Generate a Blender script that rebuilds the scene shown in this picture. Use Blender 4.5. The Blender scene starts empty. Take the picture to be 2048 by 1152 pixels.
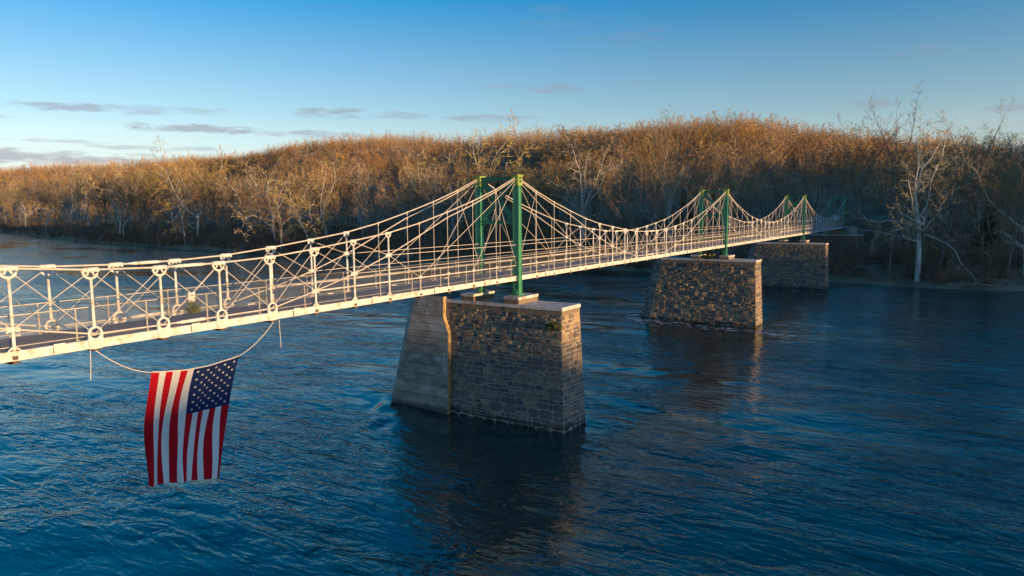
import bpy, bmesh, math, random
import numpy as np
from mathutils import Vector, Matrix

scene = bpy.context.scene
COL = scene.collection
R = math.radians

# ------------------------------------------------------------------ camera
# bridge frame: X along the bridge away from the camera, Y upstream, Z above the water (m)
FPX, PITCH, ROLL, YAW = 1422.15, 0.1083, -0.0077, 0.5754
CAM = np.array([-35.328, -22.527, 12.428])
_F0 = np.array([math.cos(YAW), math.sin(YAW), 0.0]); _R0 = np.array([math.sin(YAW), -math.cos(YAW), 0.0]); _U0 = np.array([0, 0, 1.0])
_F = _F0*math.cos(PITCH) - _U0*math.sin(PITCH); _U = _F0*math.sin(PITCH) + _U0*math.cos(PITCH)
_R = _R0*math.cos(ROLL) + _U*math.sin(ROLL); _UU = _U*math.cos(ROLL) - _R0*math.sin(ROLL)
cd = bpy.data.cameras.new('camera'); cam = bpy.data.objects.new('camera', cd); COL.objects.link(cam)
cd.sensor_width = 36.0; cd.lens = 36.0*FPX/2048; cd.clip_end = 12000; cd.clip_start = 0.5
cam.matrix_world = Matrix(((_R[0], _UU[0], -_F[0], CAM[0]), (_R[1], _UU[1], -_F[1], CAM[1]), (_R[2], _UU[2], -_F[2], CAM[2]), (0, 0, 0, 1)))
scene.camera = cam
def ray(x, y): return _F*FPX + _R*(x-1024) - _UU*(y-576)
def on_plane(x, y, ax, v):
    d = ray(x, y); return CAM + d*((v-CAM[ax])/d[ax])
def at_range(x, y, rng):
    d = ray(x, y); return CAM + d*(rng/math.hypot(d[0], d[1]))

# ------------------------------------------------------------------ light
SUN_EL = R(3.6); SUN_AZ = np.array([-0.06, -1.0]); SUN_AZ /= np.linalg.norm(SUN_AZ)
TOSUN = Vector((SUN_AZ[0]*math.cos(SUN_EL), SUN_AZ[1]*math.cos(SUN_EL), math.sin(SUN_EL)))
sl = bpy.data.lights.new('sun', 'SUN'); sun = bpy.data.objects.new('sun', sl); COL.objects.link(sun)
sl.energy = 2.75; sl.angle = R(0.5); sl.color = (1.0, 0.61, 0.26)
sun.rotation_euler = TOSUN.to_track_quat('Z', 'Y').to_euler(); sun.location = (0, -60, 60)

W = bpy.data.worlds.new('World'); scene.world = W; W.use_nodes = True
wn, wl = W.node_tree.nodes, W.node_tree.links
wn.clear()
wout = wn.new('ShaderNodeOutputWorld'); bg = wn.new('ShaderNodeBackground'); bg.inputs[1].default_value = 0.15
sky = wn.new('ShaderNodeTexSky'); sky.sky_type = 'NISHITA'; sky.sun_disc = False
sky.sun_elevation = SUN_EL; sky.sun_rotation = math.atan2(SUN_AZ[0], SUN_AZ[1])
sky.altitude = 0; sky.air_density = 1.0; sky.dust_density = 0.5; sky.ozone_density = 3.0
wl.new(bg.outputs[0], wout.inputs[0])
def WM(op, a, b=None, c=None, clamp=False):
    n = wn.new('ShaderNodeMath'); n.operation = op; n.use_clamp = clamp
    for i, v in enumerate((a, b, c)):
        if v is None: continue
        if isinstance(v, (int, float)): n.inputs[i].default_value = v
        else: wl.new(v, n.inputs[i])
    return n.outputs[0]
wtc = wn.new('ShaderNodeTexCoord'); wsep = wn.new('ShaderNodeSeparateXYZ'); wl.new(wtc.outputs['Generated'], wsep.inputs[0])
w_az = WM('ARCTAN2', wsep.outputs[1], wsep.outputs[0]); w_el = WM('ARCSINE', wsep.outputs[2])
wcmb = wn.new('ShaderNodeCombineXYZ'); wl.new(WM('MULTIPLY', w_az, 24.0), wcmb.inputs[0]); wl.new(WM('MULTIPLY', w_el, 120.0), wcmb.inputs[1])
wno = wn.new('ShaderNodeTexNoise'); wno.inputs['Scale'].default_value = 1.0; wno.inputs['Detail'].default_value = 5; wno.inputs['Roughness'].default_value = 0.6
wl.new(wcmb.outputs[0], wno.inputs['Vector'])
w_n = WM('SUBTRACT', wno.outputs[0], 0.5)
# stratus streaks: pixel centre, half width, half height, strength -> direction
CLOUDS = [(125, 213, 70, 9, .9), (270, 219, 85, 9, .55), (400, 222, 60, 7, .4), (400, 258, 120, 8, 1.0), (300, 257, 45, 6, .5), (545, 268, 30, 6, .6),
          (670, 226, 75, 11, .85), (800, 231, 55, 9, .5), (650, 269, 65, 9, .8), (60, 313, 190, 13, 1.0), (260, 320, 150, 7, .7), (120, 282, 75, 4, .55), (330, 297, 130, 5, .6),
          (980, 238, 90, 9, .65), (1110, 177, 55, 11, .55), (1010, 172, 45, 7, .3), (1250, 168, 60, 6, .22), (1740, 207, 50, 9, .6), (1850, 102, 55, 16, .2), (2030, 215, 50, 8, .6),
          (1240, 78, 75, 16, .2), (1130, 45, 70, 16, .12), (1095, 14, 45, 12, .17), (1310, 58, 35, 9, .14), (1830, 182, 22, 5, .35), (-180, 220, 110, 10, .8), (2300, 190, 90, 9, .6), (-420, 270, 140, 9, .8), (2500, 120, 80, 14, .5)]
acc = None
for (x, y, hw, hh, st) in CLOUDS:
    d = ray(x, y); d = d/np.linalg.norm(d)
    az0, el0 = math.atan2(d[1], d[0]), math.asin(d[2]); sx, sy = hw/FPX*1.1, hh/FPX
    dx = WM('MULTIPLY', WM('SUBTRACT', w_az, az0), 1/sx); dy = WM('MULTIPLY', WM('SUBTRACT', w_el, el0), 1/sy)
    q = WM('SUBTRACT', 1.0, WM('ADD', WM('MULTIPLY', dx, dx), WM('MULTIPLY', dy, dy)))
    m = WM('MULTIPLY', WM('MULTIPLY_ADD', w_n, 4.6, q, clamp=True), st)
    acc = m if acc is None else WM('MAXIMUM', acc, m)
gm = wn.new('ShaderNodeGamma'); gm.inputs[1].default_value = 1.1; wl.new(sky.outputs[0], gm.inputs[0])
hs = wn.new('ShaderNodeHueSaturation'); hs.inputs['Saturation'].default_value = 1.8; hs.inputs['Value'].default_value = .84; wl.new(gm.outputs[0], hs.inputs['Color'])
cmix = wn.new('ShaderNodeMixRGB'); wl.new(WM('MULTIPLY', acc, 0.62), cmix.inputs[0]); 
bw = wn.new('ShaderNodeRGBToBW'); wl.new(gm.outputs[0], bw.inputs[0])
tint = wn.new('ShaderNodeMixRGB'); tint.blend_type = 'MULTIPLY'; tint.inputs[0].default_value = 1; wl.new(bw.outputs[0], tint.inputs[1]); tint.inputs[2].default_value = (1.14, 1.19, 1.27, 1)
hz = wn.new('ShaderNodeMixRGB'); wl.new(WM('MULTIPLY', WM('POWER', WM('SUBTRACT', 1.0, WM('MULTIPLY', w_el, 1/.30, clamp=True), clamp=True), 1.0), .95), hz.inputs[0]); wl.new(hs.outputs[0], hz.inputs[1]); wl.new(tint.outputs[0], hz.inputs[2])
wl.new(hz.outputs[0], cmix.inputs[1]); cmix.inputs[2].default_value = (0.78, 0.72, 0.92, 1)
wl.new(cmix.outputs[0], bg.inputs[0])
vs = scene.view_settings; vs.view_transform = 'Standard'; vs.look = 'None'; vs.gamma = 1; vs.use_curve_mapping = False; vs.exposure = 1.5

# ------------------------------------------------------------------ materials
def mat(name, col, rough=0.7, var=None, scale=4.0, bump=0.0, bscale=30.0, metal=0.0, rnd=0.0, spec=0.3, detail=5, island=False, coord='Object', stretch=None):
    """principled with noise between two colours, optional per object random value and bump"""
    m = bpy.data.materials.new(name); m.use_nodes = True
    n, l = m.node_tree.nodes, m.node_tree.links; b = n['Principled BSDF']
    b.inputs['Roughness'].default_value = rough; b.inputs['Metallic'].default_value = metal; b.inputs['Specular IOR Level'].default_value = spec
    tc = n.new('ShaderNodeTexCoord'); vec = tc.outputs[coord]
    if stretch:
        mp = n.new('ShaderNodeMapping'); mp.inputs['Scale'].default_value = stretch; l.new(vec, mp.inputs[0]); vec = mp.outputs[0]
    out = None
    if var:
        no = n.new('ShaderNodeTexNoise'); no.inputs['Scale'].default_value = scale; no.inputs['Detail'].default_value = detail; no.inputs['Roughness'].default_value = 0.62; l.new(vec, no.inputs['Vector'])
        cr = n.new('ShaderNodeValToRGB'); cols = [col] + (var if isinstance(var, list) else [var])
        cr.color_ramp.elements[0].position = 0.34; cr.color_ramp.elements[1].position = 0.68
        cr.color_ramp.elements[0].color = (*cols[0], 1); cr.color_ramp.elements[1].color = (*cols[-1], 1)
        for i, c in enumerate(cols[1:-1]):
            e = cr.color_ramp.elements.new(0.34 + 0.34*(i+1)/(len(cols)-1)); e.color = (*c, 1)
        l.new(no.outputs[0], cr.inputs[0]); out = cr.outputs[0]
    else:
        rgb = n.new('ShaderNodeRGB'); rgb.outputs[0].default_value = (*col, 1); out = rgb.outputs[0]
    if rnd:
        if island: src = n.new('ShaderNodeNewGeometry').outputs['Random Per Island']
        else: src = n.new('ShaderNodeObjectInfo').outputs['Random']
        mr = n.new('ShaderNodeMapRange'); mr.inputs[3].default_value = 1-rnd; mr.inputs[4].default_value = 1+rnd; l.new(src, mr.inputs[0])
        hv = n.new('ShaderNodeHueSaturation'); l.new(mr.outputs[0], hv.inputs['Value']); l.new(out, hv.inputs['Color']); out = hv.outputs[0]
        if rnd >= .2:
            k = n.new('ShaderNodeMath'); k.operation = 'MULTIPLY'; k.inputs[1].default_value = 7.31; l.new(src, k.inputs[0]); fr = n.new('ShaderNodeMath'); fr.operation = 'FRACT'; l.new(k.outputs[0], fr.inputs[0])
            mh = n.new('ShaderNodeMapRange'); mh.inputs[3].default_value = .483; mh.inputs[4].default_value = .52; l.new(fr.outputs[0], mh.inputs[0]); l.new(mh.outputs[0], hv.inputs['Hue'])
            k2 = n.new('ShaderNodeMath'); k2.operation = 'MULTIPLY'; k2.inputs[1].default_value = 13.7; l.new(src, k2.inputs[0]); f2 = n.new('ShaderNodeMath'); f2.operation = 'FRACT'; l.new(k2.outputs[0], f2.inputs[0])
            ms = n.new('ShaderNodeMapRange'); ms.inputs[3].default_value = .65; ms.inputs[4].default_value = 1.15; l.new(f2.outputs[0], ms.inputs[0]); l.new(ms.outputs[0], hv.inputs['Saturation'])
    l.new(out, b.inputs['Base Color'])
    if bump:
        n2 = n.new('ShaderNodeTexNoise'); n2.inputs['Scale'].default_value = bscale; n2.inputs['Detail'].default_value = 6; l.new(vec, n2.inputs['Vector'])
        bp = n.new('ShaderNodeBump'); bp.inputs['Strength'].default_value = bump; bp.inputs['Distance'].default_value = 0.05; l.new(n2.outputs[0], bp.inputs['Height']); l.new(bp.outputs[0], b.inputs['Normal'])
    return m
def wet_line(n, l, geo, b):
    """dark algae stain with a ragged edge just above the water"""
    src = b.inputs['Base Color'].links[0].from_socket
    sp = n.new('ShaderNodeSeparateXYZ'); l.new(geo.outputs['Position'], sp.inputs[0])
    no = n.new('ShaderNodeTexNoise'); no.inputs['Scale'].default_value = 1.6; no.inputs['Detail'].default_value = 5; l.new(geo.outputs['Position'], no.inputs['Vector'])
    ad = n.new('ShaderNodeMath'); ad.operation = 'MULTIPLY_ADD'; ad.inputs[1].default_value = -.5; l.new(no.outputs[0], ad.inputs[0]); l.new(sp.outputs[2], ad.inputs[2])
    mr = n.new('ShaderNodeMapRange'); mr.inputs[1].default_value = -.02; mr.inputs[2].default_value = .22; mr.inputs[3].default_value = .8; mr.inputs[4].default_value = 0; l.new(ad.outputs[0], mr.inputs[0])
    mx = n.new('ShaderNodeMixRGB'); l.new(mr.outputs[0], mx.inputs[0]); l.new(src, mx.inputs[1]); mx.inputs[2].default_value = (.03, .03, .022, 1); l.new(mx.outputs[0], b.inputs['Base Color'])
def ramp_mat(name, cols, rough=0.85, island=False, bump=0.5, bscale=14.0, scale=9.0):
    """stone whose colour is picked per piece from a list, mottled with noise"""
    m = bpy.data.materials.new(name); m.use_nodes = True
    n, l = m.node_tree.nodes, m.node_tree.links; b = n['Principled BSDF']; b.inputs['Roughness'].default_value = rough; b.inputs['Specular IOR Level'].default_value = 0.2
    src = n.new('ShaderNodeNewGeometry').outputs['Random Per Island'] if island else n.new('ShaderNodeObjectInfo').outputs['Random']
    cr = n.new('ShaderNodeValToRGB'); cr.color_ramp.interpolation = 'LINEAR'
    el = cr.color_ramp.elements; el[0].color = (*cols[0], 1); el[1].color = (*cols[-1], 1)
    for i, c in enumerate(cols[1:-1]):
        e = el.new((i+1)/(len(cols)-1)); e.color = (*c, 1)
    l.new(src, cr.inputs[0])
    geo = n.new('ShaderNodeNewGeometry')
    no = n.new('ShaderNodeTexNoise'); no.inputs['Scale'].default_value = scale; no.inputs['Detail'].default_value = 6; no.inputs['Roughness'].default_value = 0.7; l.new(geo.outputs['Position'], no.inputs['Vector'])
    mr = n.new('ShaderNodeMapRange'); mr.inputs[1].default_value = 0.3; mr.inputs[2].default_value = 0.7; mr.inputs[3].default_value = 0.55; mr.inputs[4].default_value = 1.5; l.new(no.outputs[0], mr.inputs[0])
    hv = n.new('ShaderNodeHueSaturation'); l.new(mr.outputs[0], hv.inputs['Value']); l.new(cr.outputs[0], hv.inputs['Color'])
    # lichen and mortar smears in patches
    n3 = n.new('ShaderNodeTexNoise'); n3.inputs['Scale'].default_value = 1.1; n3.inputs['Detail'].default_value = 8; n3.inputs['Roughness'].default_value = 0.75; l.new(geo.outputs['Position'], n3.inputs['Vector'])
    m3 = n.new('ShaderNodeMapRange'); m3.inputs[1].default_value = 0.56; m3.inputs[2].default_value = 0.72; m3.inputs[4].default_value = 0.6; l.new(n3.outputs[0], m3.inputs[0])
    mx = n.new('ShaderNodeMixRGB'); l.new(m3.outputs[0], mx.inputs[0]); l.new(hv.outputs[0], mx.inputs[1]); mx.inputs[2].default_value = (0.17, 0.14, 0.09, 1)
    l.new(mx.outputs[0], b.inputs['Base Color'])
    wet_line(n, l, geo, b)
    n2 = n.new('ShaderNodeTexNoise'); n2.inputs['Scale'].default_value = bscale; n2.inputs['Detail'].default_value = 8; l.new(geo.outputs['Position'], n2.inputs['Vector'])
    bp = n.new('ShaderNodeBump'); bp.inputs['Strength'].default_value = bump; bp.inputs['Distance'].default_value = 0.06; l.new(n2.outputs[0], bp.inputs['Height']); l.new(bp.outputs[0], b.inputs['Normal'])
    return m
M = {}
M['white'] = mat('white paint', (0.46, 0.39, 0.33), 0.45, [(0.68, 0.64, 0.60), (0.74, 0.72, 0.69)], 2.8, 0.1, 40)
def rust(m, scale, lo, hi, amt):
    n, l = m.node_tree.nodes, m.node_tree.links; b = n['Principled BSDF']; src = b.inputs['Base Color'].links[0].from_socket
    geo = n.new('ShaderNodeNewGeometry'); no = n.new('ShaderNodeTexNoise'); no.inputs['Scale'].default_value = scale; no.inputs['Detail'].default_value = 7; no.inputs['Roughness'].default_value = .7; l.new(geo.outputs['Position'], no.inputs['Vector'])
    mr = n.new('ShaderNodeMapRange'); mr.inputs[1].default_value = lo; mr.inputs[2].default_value = hi; mr.inputs[4].default_value = amt; l.new(no.outputs[0], mr.inputs[0])
    mx = n.new('ShaderNodeMixRGB'); l.new(mr.outputs[0], mx.inputs[0]); l.new(src, mx.inputs[1]); mx.inputs[2].default_value = (.20, .10, .05, 1); l.new(mx.outputs[0], b.inputs['Base Color'])
rust(M['white'], 5.0, .57, .70, .75)
M['cable'] = mat('painted wire rope', (0.48, 0.42, 0.37), 0.5, [(0.62, 0.58, 0.53)], 3.0)
M['galv'] = mat('galvanised pipe', (0.36, 0.33, 0.28), 0.45, [(0.5, 0.48, 0.44)], 5.0, metal=0.2)
M['green'] = mat('green tower paint', (0.05, 0.22, 0.125), 0.4, [(0.07, 0.28, 0.15)], 3.0, 0.15, 25, spec=0.4)
rust(M['green'], 4.0, .60, .74, .5)
M['green_lt'] = mat('yellow-green saddle paint', (0.20, 0.32, 0.06), 0.5, [(0.30, 0.38, 0.10)], 6.0, 0.2, 25)  # lighter, yellower green than the tower paint
M['black'] = mat('black iron', (0.02, 0.02, 0.022), 0.5)
M['deck'] = mat('grey deck surface', (0.17, 0.175, 0.18), 0.85, [(0.26, 0.26, 0.26), (0.21, 0.21, 0.22)], 1.6, 0.2, 60, rnd=0.1)
M['steel_dark'] = mat('dark floor beam steel', (0.06, 0.055, 0.05), 0.7, [(0.12, 0.09, 0.07)], 4.0)
SC = [(0.08, 0.074, 0.075), (0.15, 0.125, 0.11), (0.26, 0.175, 0.125), (0.11, 0.105, 0.11), (0.33, 0.235, 0.145), (0.20, 0.14, 0.11), (0.10, 0.094, 0.092), (0.24, 0.185, 0.135), (0.38, 0.27, 0.16)]
M['stone'] = ramp_mat('rubble stone', SC); M['stone_i'] = ramp_mat('rubble stone small', SC, island=True)
M['mortar'] = mat('lime mortar', (0.28, 0.245, 0.20), 0.95, [(0.46, 0.41, 0.34)], 2.5, 0.6, 25)
M['cap'] = mat('pale painted cap', (0.36, 0.31, 0.27), 0.8, [(0.60, 0.54, 0.50), (0.68, 0.62, 0.58)], 1.7, 0.3, 18)
M['band'] = mat('tan cap band concrete', (0.17, 0.13, 0.09), 0.9, [(0.26, 0.20, 0.14)], 3.0, 0.4, 22)
M['bark'] = mat('brown bark', (0.15, 0.105, 0.075), 0.95, [(0.25, 0.185, 0.135)], 1.2, 0.6, 8, rnd=0.25)
M['twig'] = mat('brown twigs', (0.23, 0.16, 0.08), 0.9, [(0.31, 0.22, 0.105)], 0.5, rnd=0.25)
M['twig_y'] = mat('golden twigs', (0.38, 0.27, 0.10), 0.9, [(0.48, 0.345, 0.13)], 0.5, rnd=0.2)
M['twig_hill'] = mat('hill twigs', (0.34, 0.19, 0.07), 0.9, [(0.46, 0.27, 0.095)], 0.4, rnd=0.5)
M['syc'] = mat('pale sycamore bark', (0.24, 0.21, 0.17), 0.8, [(0.52, 0.49, 0.44), (0.68, 0.65, 0.59)], 0.55, 0.3, 6, detail=6)
M['shrub'] = mat('brush twigs', (0.24, 0.15, 0.09), 0.95, [(0.34, 0.22, 0.135)], 0.6, rnd=0.35)
M['ever'] = mat('evergreen needles', (0.045, 0.075, 0.04), 0.9, [(0.075, 0.11, 0.05)], 1.0, rnd=0.3)
M['ground'] = mat('leaf litter ground', (0.16, 0.10, 0.06), 1.0, [(0.27, 0.18, 0.11), (0.40, 0.28, 0.18)], 0.16, 0.8, 2.0, detail=9)
M['log'] = mat('bleached driftwood', (0.20, 0.17, 0.14), 0.9, [(0.34, 0.30, 0.26)], 3.0, 0.4, 12)
M['rope'] = mat('white rope', (0.62, 0.58, 0.54), 0.9)
def cloth(name, c):
    m = mat(name, c, 0.85, [tuple(min(1, v*1.12) for v in c)], 6.0, 0.15, 90, spec=0.15)
    n, l = m.node_tree.nodes, m.node_tree.links
    tr = n.new('ShaderNodeBsdfTranslucent'); tr.inputs[0].default_value = (*c, 1); mx = n.new('ShaderNodeMixShader'); mx.inputs[0].default_value = 0.3
    l.new(n['Principled BSDF'].outputs[0], mx.inputs[1]); l.new(tr.outputs[0], mx.inputs[2]); l.new(mx.outputs[0], n['Material Output'].inputs[0]); return m
M['fred'] = cloth('flag red', (0.52, 0.008, 0.02)); M['fwhite'] = cloth('flag white', (0.76, 0.75, 0.74)); M['fblue'] = cloth('flag blue', (0.012, 0.03, 0.115))
# formed concrete with white scrawls and efflorescence
def concrete():
    m = mat('formed concrete', (0.25, 0.20, 0.15), 0.9, [(0.38, 0.315, 0.245), (0.50, 0.425, 0.34)], 0.9, 0.5, 9, detail=8, rnd=.16, coord='Object', stretch=(1, 1, 2.2))
    n, l = m.node_tree.nodes, m.node_tree.links; b = n['Principled BSDF']; src = b.inputs['Base Color'].links[0].from_socket
    geo = n.new('ShaderNodeNewGeometry'); sep = n.new('ShaderNodeSeparateXYZ'); l.new(geo.outputs['Position'], sep.inputs[0])
    def MM(op, a, c=None, d=None, clamp=False):
        k = n.new('ShaderNodeMath'); k.operation = op; k.use_clamp = clamp
        for i, v in enumerate((a, c, d)):
            if v is None: continue
            if isinstance(v, (int, float)): k.inputs[i].default_value = v
            else: l.new(v, k.inputs[i])
        return k.outputs[0]
    no = n.new('ShaderNodeTexNoise'); no.inputs['Scale'].default_value = 3.2; no.inputs['Detail'].default_value = 3; no.inputs['Distortion'].default_value = 1.5; l.new(geo.outputs['Position'], no.inputs['Vector'])
    ridge = MM('SUBTRACT', 1.0, MM('MULTIPLY', MM('ABSOLUTE', MM('SUBTRACT', no.outputs[0], 0.5)), 15.0), clamp=True)
    tot = None
    for (y, z, ry, rz, s) in [(5.95, 6.5, 0.75, 0.55, .9), (5.0, 5.35, 0.8, 0.42, 1.0), (4.35, 3.2, 0.25, .8, .9), (6.2, 5.1, 0.5, 0.25, .5), (4.9, 3.35, 0.35, 0.2, .6), (6.8, 3.3, .6, .2, .3)]:
        a = MM('MULTIPLY', MM('SUBTRACT', sep.outputs[1], y), 1/ry); c = MM('MULTIPLY', MM('SUBTRACT', sep.outputs[2], z), 1/rz)
        g = MM('MULTIPLY', MM('SUBTRACT', 1.0, MM('ADD', MM('MULTIPLY', a, a), MM('MULTIPLY', c, c)), clamp=True), s)
        tot = g if tot is None else MM('MAXIMUM', tot, g)
    fac = MM('MULTIPLY', MM('MULTIPLY', ridge, MM('MULTIPLY', tot, 2.6, clamp=True)), 0.95)
    mx = n.new('ShaderNodeMixRGB'); l.new(fac, mx.inputs[0]); l.new(src, mx.inputs[1]); mx.inputs[2].default_value = (0.6, 0.58, 0.58, 1); l.new(mx.outputs[0], b.inputs['Base Color'])
    wet_line(n, l, geo, b); return m
M['conc'] = concrete()
def chainlink():
    m = bpy.data.materials.new('chain link wire'); m.use_nodes = True; n, l = m.node_tree.nodes, m.node_tree.links; b = n['Principled BSDF']
    b.inputs['Base Color'].default_value = (0.25, 0.235, 0.2, 1); b.inputs['Roughness'].default_value = 0.5; b.inputs['Metallic'].default_value = 0.3
    tc = n.new('ShaderNodeTexCoord'); sp = n.new('ShaderNodeSeparateXYZ'); l.new(tc.outputs['Object'], sp.inputs[0])
    def MM(op, a, c=None):
        k = n.new('ShaderNodeMath'); k.operation = op
        for i, v in enumerate((a, c)):
            if v is None: continue
            if isinstance(v, (int, float)): k.inputs[i].default_value = v
            else: l.new(v, k.inputs[i])
        return k.outputs[0]
    s = MM('FRACT', MM('MULTIPLY', MM('ADD', sp.outputs[0], sp.outputs[2]), 14.0)); t = MM('FRACT', MM('MULTIPLY', MM('ADD', MM('SUBTRACT', sp.outputs[0], sp.outputs[2]), 100.0), 14.0))
    a = MM('MAXIMUM', MM('LESS_THAN', s, 0.055), MM('LESS_THAN', t, 0.055)); l.new(a, b.inputs['Alpha']); return m
M['link'] = chainlink()

# ------------------------------------------------------------------ mesh helpers
class MB:
    def __init__(s): s.v = []; s.f = []; s.mi = []
    def add(s, vs, fs, mi=0):
        o = len(s.v); s.v.extend([tuple(map(float, p)) for p in vs]); s.f.extend([tuple(i+o for i in f) for f in fs]); s.mi.extend([mi]*len(fs)); return s
    def box(s, x0, x1, y0, y1, z0, z1, mi=0):
        return s.add([(x0, y0, z0), (x1, y0, z0), (x1, y1, z0), (x0, y1, z0), (x0, y0, z1), (x1, y0, z1), (x1, y1, z1), (x0, y1, z1)],
                     [(0, 3, 2, 1), (4, 5, 6, 7), (0, 1, 5, 4), (1, 2, 6, 5), (2, 3, 7, 6), (3, 0, 4, 7)], mi)
    def tube(s, pts, rad, n=8, cap=True, mi=0):
        pts = [Vector(p) for p in pts]
        if not hasattr(rad, '__len__'): rad = [rad]*len(pts)
        o = len(s.v); k = len(pts)
        for i, p in enumerate(pts):
            t = (pts[min(i+1, k-1)] - pts[max(i-1, 0)]).normalized()
            a = t.cross(Vector((0, 0, 1)) if abs(t.z) < .9 else Vector((1, 0, 0))).normalized(); b = t.cross(a)
            for j in range(n):
                q = 2*math.pi*j/n; s.v.append(tuple(p + (a*math.cos(q) + b*math.sin(q))*rad[i]))
        for i in range(k-1):
            for j in range(n):
                s.f.append((o+i*n+j, o+i*n+(j+1) % n, o+(i+1)*n+(j+1) % n, o+(i+1)*n+j)); s.mi.append(mi)
        if cap:
            s.f.append(tuple(o+j for j in range(n))[::-1]); s.f.append(tuple(o+(k-1)*n+j for j in range(n))); s.mi += [mi, mi]
        return s
    def frustum(s, bot, top, z0, z1, mi=0):
        n = len(bot); vs = [(x, y, z0) for x, y in bot] + [(x, y, z1) for x, y in top]
        return s.add(vs, [tuple(range(n))[::-1], tuple(range(n, 2*n))] + [(i, (i+1) % n, n+(i+1) % n, n+i) for i in range(n)], mi)
    def mesh(s, name, mats, smooth=False):
        me = bpy.data.meshes.new(name); me.from_pydata(s.v, [], s.f)
        for m in (mats if isinstance(mats, (list, tuple)) else [mats]): me.materials.append(m)
        if any(s.mi): me.polygons.foreach_set('material_index', s.mi)
        if smooth: me.polygons.foreach_set('use_smooth', [True]*len(me.polygons))
        me.update(); return me
    def build(s, name, mats, parent=None, smooth=False, loc=None, bevel=0):
        return put(name, s.mesh(name, mats, smooth), parent, loc, bevel)
def put(name, me, parent=None, loc=None, bevel=0):
    o = bpy.data.objects.new(name, me); COL.objects.link(o)
    if parent is not None: o.parent = parent
    if loc is not None: o.location = loc
    if bevel:
        b = o.modifiers.new('bevel', 'BEVEL'); b.width = bevel; b.segments = 2; b.limit_method = 'ANGLE'
    return o
def tag(o, label=None, cat=None, group=None, kind=None):
    if label: o['label'] = label
    if cat: o['category'] = cat
    if group: o['group'] = group
    if kind: o['kind'] = kind
    return o
def empty(name, loc, label, cat, group=None):
    o = bpy.data.objects.new(name, None); COL.objects.link(o); o.location = loc; o.empty_display_size = .5
    return tag(o, label, cat, group)
def fix(bm_obj):
    bm = bmesh.new(); bm.from_mesh(bm_obj.data); bmesh.ops.recalc_face_normals(bm, faces=bm.faces); bm.to_mesh(bm_obj.data); bm.free(); return bm_obj

# value noise on arrays
def vnoise(x, y, seed):
    xi = np.floor(x).astype(np.int64); yi = np.floor(y).astype(np.int64); fx = x-xi; fy = y-yi
    fx = fx*fx*fx*(fx*(fx*6-15)+10); fy = fy*fy*fy*(fy*(fy*6-15)+10)
    def h(a, b):
        k = (a*374761393 + b*668265263 + seed*974634777) & 0xffffffff
        k = ((k ^ (k >> 13))*1274126177) & 0xffffffff; k = k ^ (k >> 16); return (k & 0xffff)/65535.0 - .5
    return (h(xi, yi)*(1-fx)+h(xi+1, yi)*fx)*(1-fy) + (h(xi, yi+1)*(1-fx)+h(xi+1, yi+1)*fx)*fy
def grid_mesh(name, X, Y, Z, m, smooth=True):
    a, b = X.shape; me = bpy.data.meshes.new(name); nv = a*b
    me.vertices.add(nv); me.vertices.foreach_set('co', np.stack([X, Y, Z], -1).reshape(-1).astype(np.float32))
    i = (np.arange(a-1)[:, None]*b + np.arange(b-1)[None]).reshape(-1); q = np.stack([i, i+b, i+b+1, i+1], -1)
    me.loops.add(q.size); me.loops.foreach_set('vertex_index', q.reshape(-1).astype(np.int32))
    me.polygons.add(len(q)); me.polygons.foreach_set('loop_start', np.arange(0, q.size, 4, dtype=np.int32))
    me.update(calc_edges=True)
    if smooth: me.polygons.foreach_set('use_smooth', np.ones(len(q), bool))
    me.materials.append(m); return me

# ------------------------------------------------------------------ terrain of the far bank
SHORE = [(-48, 175), (-35, 155), (-20, 135), (-10, 129.5)]
for (x, y) in [(2048, 584), (1900, 578), (1700, 567), (1270, 543), (560, 510), (470, 504), (330, 496), (200, 486), (100, 477), (40, 470), (0, 465)]:
    q = on_plane(x, y, 2, 0.0); SHORE.append((math.degrees(math.atan2(q[1]-CAM[1], q[0]-CAM[0])), math.hypot(q[0]-CAM[0], q[1]-CAM[1])))
SHORE += [(71, 720), (73, 900), (76, 1200), (82, 1400), (100, 1500)]
RIDGE = []
for (x, y, rg) in [(0, 336, 1500), (150, 333, 1400), (250, 325, 1200), (400, 318, 1050), (480, 314, 930), (540, 303, 820), (600, 291, 760), (700, 279, 720), (780, 273, 690), (900, 276, 640), (960, 271, 570),
                   (1060, 250, 490), (1200, 242, 455), (1330, 236, 440), (1500, 241, 425), (1600, 247, 415), (1750, 256, 400), (1900, 266, 385), (2048, 276, 375)]:
    q = at_range(x, y, rg); RIDGE.append((math.degrees(math.atan2(q[1]-CAM[1], q[0]-CAM[0])), rg, q[2]-17.0-max(0, rg-400)/1000*5))
RIDGE = [(-48, 420, 40), (-20, 380, 42)] + sorted(RIDGE) + [(75, 1700, 75), (100, 2000, 75)]
SHORE = np.array(sorted(SHORE)); RIDGE = np.array(sorted(RIDGE))
def sstep(t): t = np.clip(t, 0, 1); return t*t*(3-2*t)
def smooth_interp(th, xs, ys, w=1.2):
    return sum(np.interp(th+k*w, xs, ys) for k in (-1, -.5, 0, .5, 1))/5
def shore_r(th): return np.interp(th, SHORE[:, 0], SHORE[:, 1])
def ridge_r(th): return smooth_interp(th, RIDGE[:, 0], RIDGE[:, 1])
def ridge_h(th): return smooth_interp(th, RIDGE[:, 0], RIDGE[:, 2], .7)
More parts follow.
